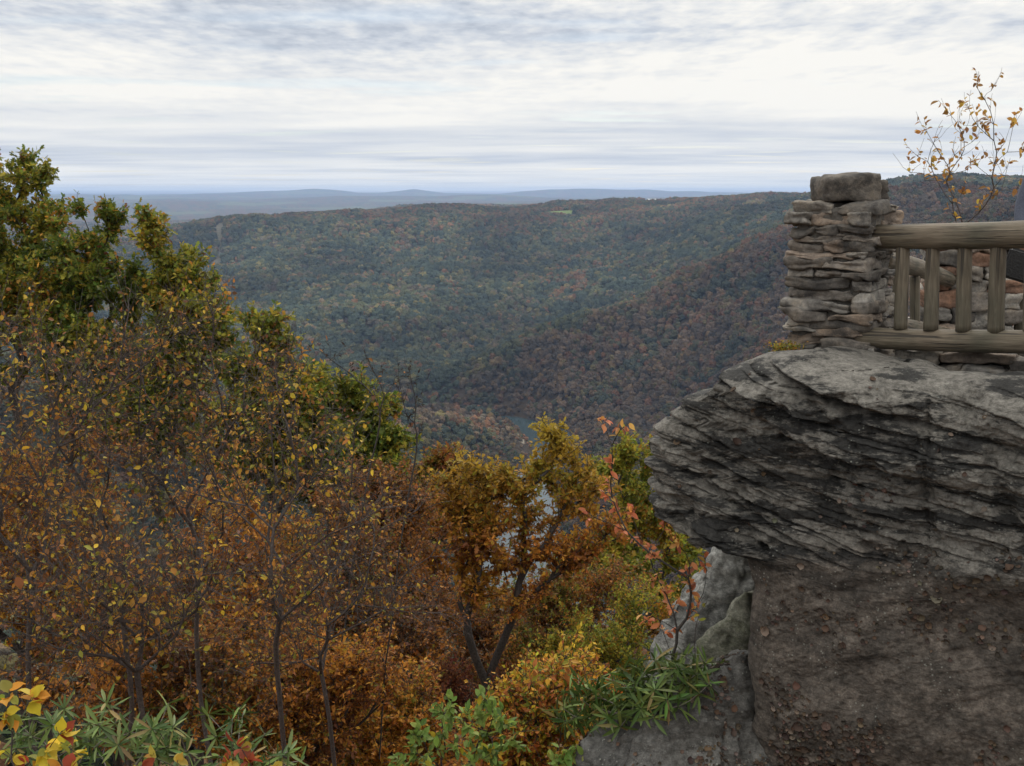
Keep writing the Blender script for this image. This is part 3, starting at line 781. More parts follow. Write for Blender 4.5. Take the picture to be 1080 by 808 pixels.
# ------------------------------------------------------------------ close leafy plants
def leafy(name, label, cat, base, tips, leaf, lw, pal, w, per=5, tmpl=OVAL, tl=.14, K=3, rad0=.0016, bark=M_TWIG, hang=.6, seed=0, wob=.2, maxr=.02, bf=.2, group=None, up=.3, nmid=.15):
    base = np.array(base, float)
    T = Tree(base, [base + np.array([0, 0, .15])], rad0, e=2.2, step=.09)
    ends = T.reach(np.array(tips), bf=bf + .35, first=1, wob=wob, zpen=1.5)
    n0 = len(T.P); nch = np.bincount(np.array(T.par[1:]), minlength=n0)
    mids = [i for i in range(4, n0) if nch[i] and rng.random() < nmid * .4]
    tw = T.twigs(ends, K, tl, up, .7) + T.twigs(mids, 1, tl, up, .8)
    T.finish(maxr)
    o = thing(name, label, cat, base, group=group)
    link('stem', T.branch_mesh('stem', base), bark, o)
    idx = np.repeat(np.array(tw), rng.poisson(per / 3, len(tw))); n = len(idx)
    p = T.PA[idx]; q = T.PA[T.PR[idx]]; f = rng.random((n, 1)); pos = p * f + q * (1 - f)
    dr = unit(p - q) * .6 + rng.normal(0, .6, (n, 3)) + [0, 0, -hang * .5]; nr = rng.normal(0, .55, (n, 3)) + [0, -.35, .8]
    L = leaf * np.exp(rng.normal(0, .2, n))
    cols = pick_cols(n, pal, w, .16, pos * 3, .6, seed)
    link('foliage', leaves_mesh('foliage', pos - base, dr, nr, L, L * lw, tmpl, cols), M_LEAF, o)

YB = [(0.62, 0.46, 0.04), (0.5, 0.40, 0.06), (0.55, 0.26, 0.03), (0.32, .06, .03), (.25, .27, .05)]
leafy('yellow_sapling', 'sapling with broad bright yellow leaves in the bottom left corner', 'sapling', at(20, 950, 4.3), [at(x, y, 4.3 + dy) for x, y, dy in [(10, 735, 0), (30, 742, .1), (2, 760, 0), (62, 775, -.1), (50, 795, 0), (75, 790, .1), (15, 790, .1), (45, 805, 0), (-10, 740, 0), (-5, 790, .1), (66, 812, 0)]],
      .06, .8, YB, (3, 2, 1.4, .6, 1), per=4.4, tl=.06, K=2, seed=3, up=-.1)
leafy('yellow_sapling', 'low sapling with yellow and dark red leaves under the end rhododendron rosettes', 'sapling', at(250, 950, 4.6), [at(x, y, 4.6) for x, y in [(255, 790), (270, 800), (240, 805), (225, 812), (150, 812), (165, 800), (285, 812), (195, 806)]],
      .055, .7, [(0.45, .33, .05), (.3, .07, .035), (.42, .2, .03), (.2, .22, .05)], (2, 2, 1, 1), per=3.4, tl=.05, K=2, seed=4)
GS = [(0.19, 0.28, 0.06), (0.26, 0.34, 0.08), (0.12, 0.19, 0.045), (0.40, 0.32, 0.03)]
leafy('green_shrub', 'fresh green leafy shrub at the bottom in front of the forked trunk', 'shrub', at(500, 930, 8.2), [at(x, y, 8.2 + rng.uniform(-.3, .3)) for x, y in [(460, 752, ), (475, 748), (490, 762), (505, 758), (520, 752), (530, 765), (445, 778), (460, 790), (440, 795), (480, 785), (500, 790), (520, 790), (535, 785), (425, 805), (455, 808), (495, 808), (470, 770), (515, 775), (510, 745)]],
      .07, .5, GS, (3, 3, 2, .3), per=8, tl=.16, K=4, seed=5, rad0=.002)
leafy('green_shrub', 'bit of fresh green shrub beside the bottom left end of the boulder', 'shrub', at(600, 900, 6.2), [at(x, y, 6.2) for x, y in [(590, 803), (603, 806), (615, 810), (580, 812)]],
      .06, .5, GS, (3, 3, 2, .1), per=7, tl=.1, K=3, seed=6)
leafy('green_shrub', 'yellow green leafed shrub in the gap between bottom shrub and boulder', 'shrub', at(560, 860, 9), [at(x, y, 9 + rng.uniform(-.3, .3)) for x, y in [(590, 700), (560, 720), (600, 725), (575, 740), (610, 750), (585, 765), (620, 770), (600, 785)]],
      .07, .5, YELL, (2, 3, 1.5, 1.5, 1.2), per=6, tl=.25, K=4, seed=7)

# red-orange sapling on the boulder
RO = [(0.60, 0.23, 0.10), (0.52, 0.16, 0.07), (0.62, .34, .09), (.36, .11, .05)]
leafy('red_leaved_sapling', 'slender sapling with hanging salmon orange leaves growing beside the boulder under the overhang', 'sapling', at(711, 715, 6.5),
      [at(x, y, 6.5 + rng.uniform(-.25, .25)) for x, y in [(638, 450), (655, 452), (640, 520), (625, 545), (652, 540), (668, 548), (690, 590), (700, 560), (716, 575), (735, 590), (728, 610), (745, 600), (700, 625), (715, 640), (722, 655), (688, 650), (700, 668), (672, 575), (648, 500), (735, 625), (660, 560), (694, 610), (742, 640)]],
      .05, .5, RO, (3, 2, 1.5, 1.2), per=5.4, tl=.1, K=2, seed=8, rad0=.0019, bark=M_BARK, maxr=.016, bf=.05, hang=.9, wob=.12)
leafy('yellow_sapling', 'little sapling with a few lime yellow leaves against the pale boulder', 'sapling', at(735, 720, 6.3), [at(x, y, 6.3) for x, y in [(745, 635), (733, 643), (738, 655), (728, 660)]],
      .045, .6, [(.35, .36, .05), (.45, .4, .05)], (1, 1), per=2.4, tl=.05, K=1, seed=9, maxr=.006)

# birch behind the parapet
leafy('birch_sapling', 'small birch with thin upright twigs and a few brown gold leaves behind the parapet', 'birch', at(1012, 345, 10.2),
      [at(x, y, 10.2 + rng.uniform(-.3, .3)) for x, y in [(1012, 290), (1011, 260), (1010, 235), (1014, 205), (1018, 180), (1000, 215), (996, 190), (1035, 225), (1044, 205), (1030, 92), (1036, 105), (1045, 96), (1022, 115), (1012, 128), (1028, 135), (1003, 122), (1040, 140), (1068, 135), (1060, 150), (1075, 160), (985, 150), (978, 140), (992, 165), (985, 178), (960, 182), (975, 190), (1005, 160), (1018, 165), (1030, 175), (1045, 170), (1055, 190), (1000, 185), (1062, 178), (968, 165), (1025, 150), (1015, 145), (1072, 200), (1052, 128)]],
      .05, .62, [(0.48, .26, .06), (.36, .18, .05), (.55, .36, .07), (.24, .12, .04)], (2, 2, 1.4, 1.3), per=3.0, tl=.2, K=3, seed=10, rad0=.0015, bark=M_TWIG, maxr=.011, bf=.0, hang=.9, nmid=.3, wob=.10, up=.7)

# bare twigs with dark seed cones standing out against the far slope
for lab, pts, bb in (('bare hornbeam twigs with dark catkins above the rounded green oak', [(360, 400), (372, 392), (385, 405), (398, 398), (405, 415), (415, 405), (340, 372), (350, 380), (392, 388)], (350, 520, 12.5)),
                     ('bare hornbeam twigs with dark catkins right of the rounded green oak', [(420, 400), (432, 392), (436, 410), (425, 425), (440, 425), (412, 430), (430, 440), (442, 460)], (400, 560, 12.5))):
    leafy('hornbeam', lab, 'small tree', at(bb[0], 800, 12.5) , [at(x, y, 12.5) for x, y in pts], .05, .35, [(0.03, .02, .018), (0.045, .03, .02), (.4, .16, .03)], (5, 4, .5), per=4.5, tl=.28, K=3, seed=12, rad0=.0024, bark=M_BARK, maxr=.03, bf=.3, hang=.2, tmpl=KITE)

# ------------------------------------------------------------------ rock materials
def rock_mat(name, base, light, dark, bed=True, brown=(0.06, 0.045, 0.036), lichen=0.5):
    m, nt, out = newmat(name)
    tc = N(nt, 'ShaderNodeTexCoord')
    mp = N(nt, 'ShaderNodeMapping'); mp.inputs['Scale'].default_value = (1, 1, 4.2); mp.inputs['Rotation'].default_value = (0, R(14), 0)
    nt.links.new(tc.outputs['Object'], mp.inputs['Vector'])
    def noise(vec, sc, det=8.0, ro=.6, dist=0.0):
        n = N(nt, 'ShaderNodeTexNoise', i_Scale=sc, i_Detail=det, i_Roughness=ro, i_Distortion=dist); nt.links.new(vec, n.inputs['Vector']); return n.outputs['Fac']
    o = tc.outputs['Object']
    n1 = noise(o, 1.6); n2 = noise(mp.outputs[0], 2.1, 9, .72, .08); n3 = noise(o, 22, 6, .7); n4 = noise(o, 90, 4, .7)
    c = ramp(nt, n1, [(0.3, base), (0.7, light)])
    at_ = N(nt, 'ShaderNodeAttribute', attribute_name='col')
    sep = N(nt, 'ShaderNodeSeparateColor'); nt.links.new(at_.outputs['Color'], sep.inputs[0])
    # brownish lower zone, map in the red channel
    nb_ = noise(o, 4.5, 9, .72)
    bc = ramp(nt, nb_, [(.36, tuple(x * .5 for x in brown)), (.5, brown), (.64, tuple(x * 1.7 for x in brown))])
    c = mix(nt, c, bc, sep.outputs[0])
    # black weathering crust
    blk = ramp(nt, n2, [(0.48, 0.0), (0.53, 1.0)])
    mulb = N(nt, 'ShaderNodeMath', operation='MULTIPLY'); nt.links.new(blk, mulb.inputs[0]); nt.links.new(sep.outputs[1], mulb.inputs[1])
    c = mix(nt, c, dark, mulb.outputs[0])
    v = ramp(nt, n3, [(0.3, 0.4), (0.7, 1.6)]); c = mix(nt, c, v, 1.0, 'MULTIPLY')
    v = ramp(nt, n4, [(0.25, 0.6), (0.75, 1.4)]); c = mix(nt, c, v, .8, 'MULTIPLY')
    # pale grey-green lichen crust, small blots
    vo = N(nt, 'ShaderNodeTexVoronoi', i_Scale=38.0, i_Randomness=1.0); nt.links.new(o, vo.inputs['Vector'])
    n5 = noise(o, 5, 5, .6)
    a = ramp(nt, vo.outputs['Distance'], [(0.14, 1.0), (0.24, 0.0)]); b_ = ramp(nt, n5, [(0.52, 0.0), (0.62, 1.0)])
    ml = N(nt, 'ShaderNodeMath', operation='MULTIPLY'); nt.links.new(a, ml.inputs[0]); nt.links.new(b_, ml.inputs[1])
    ml2 = N(nt, 'ShaderNodeMath', operation='MULTIPLY', i_1=lichen); nt.links.new(ml.outputs[0], ml2.inputs[0])
    c = mix(nt, c, (0.34, 0.35, 0.31), ml2.outputs[0])
    b = N(nt, 'ShaderNodeBsdfPrincipled', i_Roughness=0.88); b.inputs['Specular IOR Level'].default_value = 0.25
    nt.links.new(c, b.inputs['Base Color'])
    h = mix(nt, n3, n4, 0.45); n6 = noise(mp.outputs[0], 14, 8, .7, .8); h = mix(nt, h, n6, .4)
    bp = N(nt, 'ShaderNodeBump', i_Strength=0.9, i_Distance=0.03); nt.links.new(h, bp.inputs['Height']); bs = N(nt, 'ShaderNodeMapRange', i_3=0.95, i_4=0.62); nt.links.new(sep.outputs[0], bs.inputs[0]); nt.links.new(bs.outputs[0], bp.inputs['Strength']); nt.links.new(bp.outputs[0], b.inputs['Normal'])
    nt.links.new(b.outputs[0], out.inputs[0])
    return m
M_ROCK = rock_mat('sandstone_cliff', (0.11, 0.103, 0.092), (0.19, 0.178, 0.158), (0.018, 0.018, 0.018), brown=(0.082, 0.068, 0.057))
M_BOULDER = rock_mat('grey_boulder', (0.15, 0.15, 0.14), (0.30, 0.295, 0.275), (0.04, 0.04, 0.04), lichen=.4)
M_BOULDER2 = rock_mat('dark_boulder', (0.055, 0.054, 0.052), (0.15, 0.145, 0.135), (0.03, 0.025, 0.02), lichen=.6)

# ------------------------------------------------------------------ the cliff block under the lookout
RU = np.array([1.74, -1.2, 0]); RU = RU / np.linalg.norm(RU)          # along the face
RN = np.array([RU[1], -RU[0], 0])                                      # outwards, towards the viewer's left
P0 = np.array([0.89, 6.4, 0.0])
def face(px, py):
    d = at(px, py, 1.0); t = (P0 @ RN) / (d @ RN); p = d * t
    return (p - P0) @ RU, p[2]
def cliff():
    prof = [face(*q) for q in [(738, 402), (742, 418), (716, 440), (697, 457), (694, 485), (688, 515), (691, 540), (704, 552), (712, 566), (722, 580), (762, 586), (773, 600), (777, 640), (779, 700), (782, 770), (788, 808), (792, 900), (790, 1000)]]
    pu = np.array([p[0] for p in prof]); pz = np.array([p[1] for p in prof])
    top = [face(*q) for q in [(690, 408), (738, 402), (765, 388), (790, 378), (845, 370), (905, 381), (985, 390), (1080, 394), (1300, 405)]]
    tu = np.array([p[0] for p in top]); tz = np.array([p[1] for p in top]) - np.interp([p[0] for p in top], [.6, 1.3], [0, .055])
    o = np.argsort(pz); puz, puu = pz[o], pu[o]
    nz, nf = 680, 580
    # path: left side (going back), rounded corner, front, right end
    uR = 4.6; D = 4.2
    s = np.concatenate([np.linspace(0, 1, 40, endpoint=False), np.linspace(1, 2, 60, endpoint=False), 2 + np.concatenate([np.linspace(0, .52, 540, endpoint=False), np.linspace(.52, 1, 40)])])
    zb = -5.4
    tt = np.concatenate([np.linspace(0, .38, 60, endpoint=False), np.linspace(.38, 1, nz - 60)])
    SS, TT = np.meshgrid(s, tt)
    rc = 0.16
    def base_uw(SS, uL):
        a = np.clip(SS, 0, 1); c = np.clip(SS - 1, 0, 1) * np.pi / 2; f = np.clip(SS - 2, 0, 1)
        u = uL + rc - rc * np.cos(c) + (SS > 2) * 0 + f * (uR - uL - rc)
        w = np.where(SS < 1, D * (1 - a) + rc * a, rc - rc * np.sin(c))
        w = np.where(SS >= 2, 0, w)
        return u, w
    # first guess of u to read the top line, then the left edge by height
    u0, _ = base_uw(SS, np.zeros_like(SS))
    zt = np.interp(u0, tu, tz)
    Z = zb + (zt - zb) * TT
    uL = np.interp(Z, puz, puu)
    # ragged left edge
    qz = Z / .15 + .6 * fbm(Z * 2, Z * 0, o=2, seed=6); tz_ = qz - np.floor(qz)
    uL = uL - .085 * sstep(-2.35, -2.2, Z) + 0.04 * fbm(Z * 5, Z * 0, o=5, seed=8) + .085 * (1 - tz_ ** .6) * (.3 + .7 * _h(np.floor(qz), np.floor(qz) * 0, np.floor(qz) * 0, 3)) * sstep(-2.3, -2.2, Z)
    u, w = base_uw(SS, uL)
    zt = np.interp(u, tu, tz); Z = zb + (zt - zb) * TT
    # --- relief, outward positive
    zc = -2.05 + 0.0 * u                                            # where the bedded upper part ends at the overhang
    wob = fbm(u * 0.9, Z * 1.3, w * .9, o=3, seed=4)
    bcoord = Z + 0.17 * u + 0.035 * wob + 0.012 * fbm(u * 4, Z * 6, w * 4, o=3, seed=14)
    def ledges(b, lam, seed, sharp=6):
        q = b / lam + 0.5 * vnoise(u * 0.7, b * 0.6 / lam * 0.3, w * .7, seed=seed)
        k = np.floor(q); t = 1 - (q - k)                            # t grows downwards inside a bed
        amp = _h(k, k * 0 + seed, k * 0, seed) * 0.7 + 0.3
        prof_ = (.25 + .75 * t ** 1.3) * (1 - np.clip((t - 0.88) / 0.12, 0, 1))
        fade = np.clip(0.6 + 1.1 * fbm(u * 1.3 + 3 * k * .37, b * 2, w, o=2, seed=seed + 5), 0, 1.4)
        return amp * prof_ * fade - .5 * np.exp(-((np.minimum(t, 1 - t)) / .05) ** 2) * fade * amp
    up_ = sstep(-2.30, -2.17, Z + 0.04 * wob - 0.16 * u)
    right = sstep(1.2, 2.4, u)
    d = 0.13 * fbm(u * 0.8, Z * 0.9, w * .8, o=3, seed=41) 
    d = d + up_ * (0.19 * ledges(bcoord, 0.30, 51) + 0.11 * ledges(bcoord, 0.13, 57) + 0.045 * ledges(bcoord, 0.05, 61)) * (1 - .45 * right)
    lowb = Z - 0.55 * u + 0.15 * wob
    d = d + (1 - up_) * (0.012 * fbm(u * 1.5, lowb * 9, w, o=4, seed=71) + 0.05 * fbm(u * 1.3, Z * 1.3, w, o=3, seed=75) + .012 * np.maximum(0, fbm(u * 5, Z * 5, w * 5, o=3, seed=76)) + .005 * np.abs(fbm(u * 28, Z * 28, w * 28, o=3, seed=78)))
    d = d + 0.055 * up_ * right * fbm(u * 2.2, Z * 3.5, w, o=4, seed=83)
    # pits and hollows
    pit = np.clip(fbm(u * 5, Z * 7 + 1.6 * u, w * 5, o=4, seed=91) - 0.12, 0, 1)
    d = d - 0.11 * pit * up_
    d = d + .09 * (1 - up_) - 0.34 * sstep(-2.19, -2.29, Z + 0.04 * wob - .16 * u) * (1 - sstep(.15, .8, u))  # undercut below the prow
    # vertical joint on the right
    jx = 1.62 + 0.05 * fbm(Z * 2, Z * 0, o=3, seed=95)
    d = d - 0.022 * np.exp(-((u - jx) / 0.010) ** 2) * sstep(-2.2, -1.6, Z)
    d = d + (0.002 + .009 * up_) * fbm(u * 11, Z * 30, w * 11, o=4, seed=97) + (.0015 + .003 * up_) * fbm(u * 38, Z * 46, w * 38, o=2, seed=98)
    # round the top edge backwards
    e = np.clip((TT - 0.955) / 0.045, 0, 1)
    back = 0.30 * (1 - np.sqrt(1 - e ** 2 * .999))
    # normals of the path in (u,w): side -> -u ; front -> -w
    c = np.clip(SS - 1, 0, 1) * np.pi / 2
    nu, nw = -np.cos(c), -np.sin(c)
    nu = np.where(SS >= 2, 0, nu); nw = np.where(SS >= 2, -1, nw); nu = np.where(SS < 1, -1, nu); nw = np.where(SS < 1, 0, nw)
    amt = d * (1 - e ** 3) - back
    leftfade = np.where(SS < 2, .35, 1) 
    leftfade = np.where(SS >= 2, .35 + .65 * sstep(0, .35, u - uL), leftfade)
    U = u + nu * (d * .6 - back); W = w + nw * (amt * leftfade + (-back) * (1 - leftfade) * 0)
    Z = Z + 0.02 * (d - .08) * up_
    P = P0[None, None] + U[..., None] * RU + (-W)[..., None] * RN + Z[..., None] * np.array([0, 0, 1.0])
    n, m = Z.shape
    # top cap: strips running back from the top row
    caps = []
    kk = np.linspace(0, 1, 60)[1:]
    lastU, lastW, lastZ = U[-1], W[-1], Z[-1]
    for k in kk:
        ww = lastW + (D - lastW) * k
        uu = lastU + (np.maximum(lastU, 1.2) - lastU) * k * .5
        zz = lastZ + 0.05 * fbm(uu * 3, ww * 3, o=4, seed=99) * min(1, k * 8) - .12 * np.maximum(0, ww - .35)
        caps.append(P0[None] + uu[:, None] * RU + (-ww)[:, None] * RN + zz[:, None] * np.array([0, 0, 1.0]))
    allP = np.concatenate([P.reshape(-1, 3)] + caps)
    nn = n + len(kk)
    i = np.arange(nn - 1)[:, None] * m; j = np.arange(m - 1)[None]
    q = np.stack([i + j, i + j + 1, i + m + j + 1, i + m + j], -1).reshape(-1, 4)
    # stain maps: red = brown zone, green = how much black crust may form
    Uf = np.concatenate([u.ravel()] + [lastU] * len(kk)); Zf = np.concatenate([Z.ravel()] + [lastZ] * len(kk))
    col = np.zeros((len(allP), 3))
    col[:, 0] = np.clip(sstep(-2.15, -2.38, Zf + .12 * fbm(Uf * 2, Zf * 2, o=3, seed=5) - .16 * Uf) * .85, 0, 1)
    col[:, 1] = sstep(-2.42, -2.2, Zf - .16 * Uf) * .9
    col[:, 1] = np.maximum(col[:, 1] , .25)
    me = mesh_np('sandstone_outcrop', allP, [q], col)
    ob = link('sandstone_outcrop', me, M_ROCK)
    tag(ob, 'huge dark layered sandstone outcrop with overhanging prow, carrying the stone pillar and rail', 'rock outcrop')
    return P[:, 100:, :], Z[:, 100:], u[:, 100:]
FACE_P, FACE_Z, FACE_U = cliff()

# ------------------------------------------------------------------ boulders under the overhang
def boulder(name, label, pts, mat, seed, amp=.05, cuts=5, colr=(0, .5, 0), sm=3):
    pts = np.array(pts); c = pts.mean(0)
    bm = bmesh.new()
    for p in pts: bm.verts.new(p - c)
    bmesh.ops.convex_hull(bm, input=bm.verts)
    for v in [v for v in bm.verts if not v.link_faces]: bm.verts.remove(v)
    bmesh.ops.triangulate(bm, faces=bm.faces)
    for k in range(cuts):
        bmesh.ops.subdivide_edges(bm, edges=[e for e in bm.edges if e.calc_length() > 0.03], cuts=1, use_grid_fill=False)
        bmesh.ops.triangulate(bm, faces=[f for f in bm.faces if len(f.verts) > 3])
        if k in (1, 2): 
            for _ in range(sm - 1): bmesh.ops.smooth_vert(bm, verts=bm.verts, factor=.4, use_axis_x=True, use_axis_y=True, use_axis_z=True)
    bm.normal_update()
    V = np.array([v.co[:] for v in bm.verts]); Nn = np.array([v.normal[:] for v in bm.verts]); W = V + c
    d = amp * fbm(W[:, 0] * 2.2, W[:, 1] * 2.2, W[:, 2] * 2.2, o=5, seed=seed) + amp * .45 * fbm(W[:, 0] * 9, W[:, 1] * 9, W[:, 2] * 9, o=4, seed=seed + 3)
    V = V + Nn * d[:, None]
    for v, p in zip(bm.verts, V): v.co = p
    bm.normal_update(); W = V + c; Nn = np.array([v.normal[:] for v in bm.verts])
    for f in bm.faces: f.smooth = True
    me = bpy.data.meshes.new(name); bm.to_mesh(me); bm.free()
    a = me.color_attributes.new('col', 'FLOAT_COLOR', 'POINT'); cc = np.ones((len(me.vertices), 4), np.float32); cc[:, :3] = colr; a.data.foreach_set('color', cc.ravel())
    o = link(name, me, mat, loc=c); tag(o, label, 'boulder')
    return o, (W, Nn)
def A(*q): return [at(*t) for t in q]
bo, _ = boulder('boulder', 'pale grey pointed boulder seen in the gap under the overhang', A((763, 572, 8.2), (725, 625, 8.1), (700, 655, 8.0), (690, 705, 7.8), (685, 790, 7.6), (860, 560, 8.6), (880, 800, 8), (780, 770, 7.4), (800, 690, 7.6), (700, 700, 9.6), (860, 600, 9.8), (770, 640, 9.2), (690, 860, 8.4), (880, 900, 8.4)), M_BOULDER, 3, .11, 6, sm=1)
bo, _ = boulder('boulder', 'slightly mossy slab leaning between the pale boulder and the outcrop', A((786, 625, 7.2), (752, 668, 7.2), (738, 700, 7.1), (735, 740, 7.0), (860, 640, 7.5), (800, 760, 6.9), (860, 800, 7.2), (820, 640, 7.9), (740, 745, 7.7)), rock_mat('mossy_rock', (0.12, 0.118, 0.09), (0.21, 0.205, 0.165), (0.05, .055, .03), lichen=.3), 9, .08, 6, sm=1)
bo, BW = boulder('boulder', 'big dark boulder with brown lichen scales in front, sloping down to the bottom edge', A((800, 680, 6.5), (776, 700, 6.3), (718, 745, 6.1), (672, 775, 6.1), (640, 762, 6.5), (606, 815, 6.1), (590, 900, 5.9), (830, 800, 5.9), (800, 900, 5.5), (700, 900, 5.4), (640, 880, 5.6), (850, 690, 7.2), (700, 740, 7.1), (600, 900, 6.8), (760, 810, 5.75)), M_BOULDER2, 15, .09, 6, sm=1)

# brown rock tripe lichen, curled leathery scales
def rock_tripe():
    pos = []; nr = []
    n, m = FACE_Z.shape
    # on the cliff face
    k = 9000
    a = rng.integers(5, n - 8, k); b = rng.integers(2, m - 8, k)
    P = FACE_P[a, b]; e1 = FACE_P[a, b + 3] - P; e2 = FACE_P[a + 3, b] - P; nn = unit(np.cross(e1, e2)); nn = np.where((nn @ RN)[:, None] < 0, -nn, nn)
    uu, zz = FACE_U[a, b], FACE_Z[a, b]
    dens = sstep(-.05, .5, fbm(uu * 2.2, zz * 2.2, o=3, seed=120)) * sstep(-2.1, -3.2, zz) * 1.3 + 0.5 * sstep(.35, .6, fbm(uu * 3, zz * 3, o=2, seed=121)) * (uu > 1.2) + .02
    k_ = rng.random(k) < dens * .8
    P, nn = P[k_], nn[k_]
    # on the dark boulder
    WW, NN = BW; idx = rng.integers(0, len(WW), 9000); W, nb = WW[idx], NN[idx]
    d = sstep(-.02, .35, fbm(W[:, 0] * 3.2, W[:, 1] * 3.2, W[:, 2] * 3.2, o=2, seed=125)); s_ = rng.random(len(W)) < d * .9 + .02
    W, nb = W[s_], nb[s_]; nface = len(P)
    P = np.r_[P, W]; nn = np.r_[nn, nb]
    th = np.arange(7) / 7 * 2 * np.pi
    t = [(0, 0, 0)] + [(math.cos(a) * .35, math.sin(a) * .35, .02) for a in th] + [(math.cos(a) * .5, math.sin(a) * .5, .22) for a in th]
    f3 = [(0, 1 + j, 1 + (j + 1) % 7) for j in range(7)]; f4 = [(1 + j, 8 + j, 8 + (j + 1) % 7, 1 + (j + 1) % 7) for j in range(7)]
    n = len(P); L = np.exp(rng.normal(math.log(.022), .38, n)) * np.where(np.arange(n) >= nface, .95, 1)
    tv = np.array(t)[None].repeat(n, 0); tv = tv * rng.uniform(.75, 1.25, (n, 15, 1))
    ref = rng.normal(0, 1, (n, 3)); s1 = unit(np.cross(nn, ref)); s2 = np.cross(nn, s1)
    V = P[:, None] + nn[:, None] * .002 + (tv[..., 0:1] * s1[:, None] + tv[..., 1:2] * s2[:, None] + tv[..., 2:3] * nn[:, None]) * L[:, None, None]
    off = np.arange(n)[:, None, None] * 15
    cols = np.repeat(pick_cols(n, [(0.085, .055, .038), (.05, .036, .028), (.15, .12, .095)], (3, 3, 1), .2), 15, 0)
    me = mesh_np('rock_tripe', V.reshape(-1, 3), [(np.array(f3)[None] + off).reshape(-1, 3), (np.array(f4)[None] + off).reshape(-1, 4)], cols)
    o = link('rock_tripe', me, leaf_mat('lichen', .02, .8)); tag(o, 'curled brown leathery lichen scales scattered over the outcrop and the dark boulder', 'lichen', kind='stuff')
rock_tripe()

# ------------------------------------------------------------------ masonry
SV, SF = None, None
def stone_template():
    bm = bmesh.new(); bmesh.ops.create_cube(bm, size=2)
    bmesh.ops.subdivide_edges(bm, edges=bm.edges, cuts=7, use_grid_fill=True)
    V = np.array([v.co[:] for v in bm.verts]); Fq = np.array([[v.index for v in f.verts] for f in bm.faces]); bm.free()
    return V, Fq
SV, SF = stone_template()
def stone(cx, size, seed, rough=.012, p=7.0, tilt=0):
    """a worn block: superellipsoid with chipped, noisy faces"""
    V = SV.copy(); l = (np.abs(V) ** p).sum(1) ** (1 / p); V = V / l[:, None] * 1.0
    V[:, 2] *= 1 + .12 * V[:, 0] * math.sin(seed * 1.7) ; V[:, 0] *= 1 + .08 * V[:, 2] * math.cos(seed * 2.3)
    W = V * np.array(size) / 2
    q = W + seed * 3.7
    W = W + np.stack([vnoise(q[:, 0] * 5, q[:, 1] * 5, q[:, 2] * 7, seed=seed % 61), vnoise(q[:, 0] * 5, q[:, 1] * 5, q[:, 2] * 7, seed=seed % 59 + 70), .5 * vnoise(q[:, 0] * 6, q[:, 1] * 6, q[:, 2] * 4, seed=seed % 53 + 140)], -1) * rough * 1.7
    d = rough * 1.7 * fbm(q[:, 0] * 9, q[:, 1] * 9, q[:, 2] * 13, o=4, seed=seed % 97)
    d = d - rough * 1.6 * np.clip(fbm(q[:, 0] * 5, q[:, 1] * 5, q[:, 2] * 22, o=3, seed=seed % 89) - .1, 0, 1)
    W = W + unit(V) * d[:, None] + 0
    c, s = math.cos(tilt), math.sin(tilt); x = W[:, 0] * c - W[:, 2] * s; z = W[:, 0] * s + W[:, 2] * c; W[:, 0], W[:, 2] = x, z
    return W + np.array(cx)
STC = [(0.24, 0.215, 0.185), (0.31, 0.29, 0.26), (0.18, 0.16, 0.14), (0.23, 0.185, 0.15), (0.22, 0.205, 0.185), (0.12, 0.11, 0.10)]
def masonry_mat():
    m, nt, out = newmat('fieldstone')
    tc = N(nt, 'ShaderNodeTexCoord'); o = tc.outputs['Object']
    a = N(nt, 'ShaderNodeAttribute', attribute_name='col')
    def noise(sc, det=7.0, ro=.65):
        n = N(nt, 'ShaderNodeTexNoise', i_Scale=sc, i_Detail=det, i_Roughness=ro); nt.links.new(o, n.inputs['Vector']); return n.outputs['Fac']
    n1, n2, n3 = noise(7), noise(35), noise(140, 4)
    c = mix(nt, a.outputs['Color'], ramp(nt, n1, [(.32, (.42, .42, .44)), (.5, 1.0), (.68, (1.35, 1.25, 1.12))]), 1.0, 'MULTIPLY')
    c = mix(nt, c, ramp(nt, n2, [(.3, .6), (.7, 1.35)]), 1.0, 'MULTIPLY')
    c = mix(nt, c, ramp(nt, noise(3.1), [(.56, 0.0), (.66, .75)]), 0.0)
    dk = ramp(nt, noise(4.3, 8, .7), [(.54, 0.0), (.64, 0.85)]); c = mix(nt, c, (.035, .033, .032), dk)
    b = N(nt, 'ShaderNodeBsdfPrincipled', i_Roughness=.88); nt.links.new(c, b.inputs['Base Color']); b.inputs['Specular IOR Level'].default_value = .25
    h = mix(nt, n2, n3, .4); bp = N(nt, 'ShaderNodeBump', i_Strength=.9, i_Distance=.015); nt.links.new(h, bp.inputs['Height']); nt.links.new(bp.outputs[0], b.inputs['Normal'])
    nt.links.new(b.outputs[0], out.inputs[0]); return m
M_STONE = masonry_mat()
def stones_mesh(name, lst):
    Vs, Fs, C = [], [], []; off = 0
    for W, c in lst:
        Vs.append(W); Fs.append(SF + off); off += len(W); C.append(np.tile(c, (len(W), 1)))
    return mesh_np(name, np.concatenate(Vs), [np.concatenate(Fs)], np.concatenate(C))
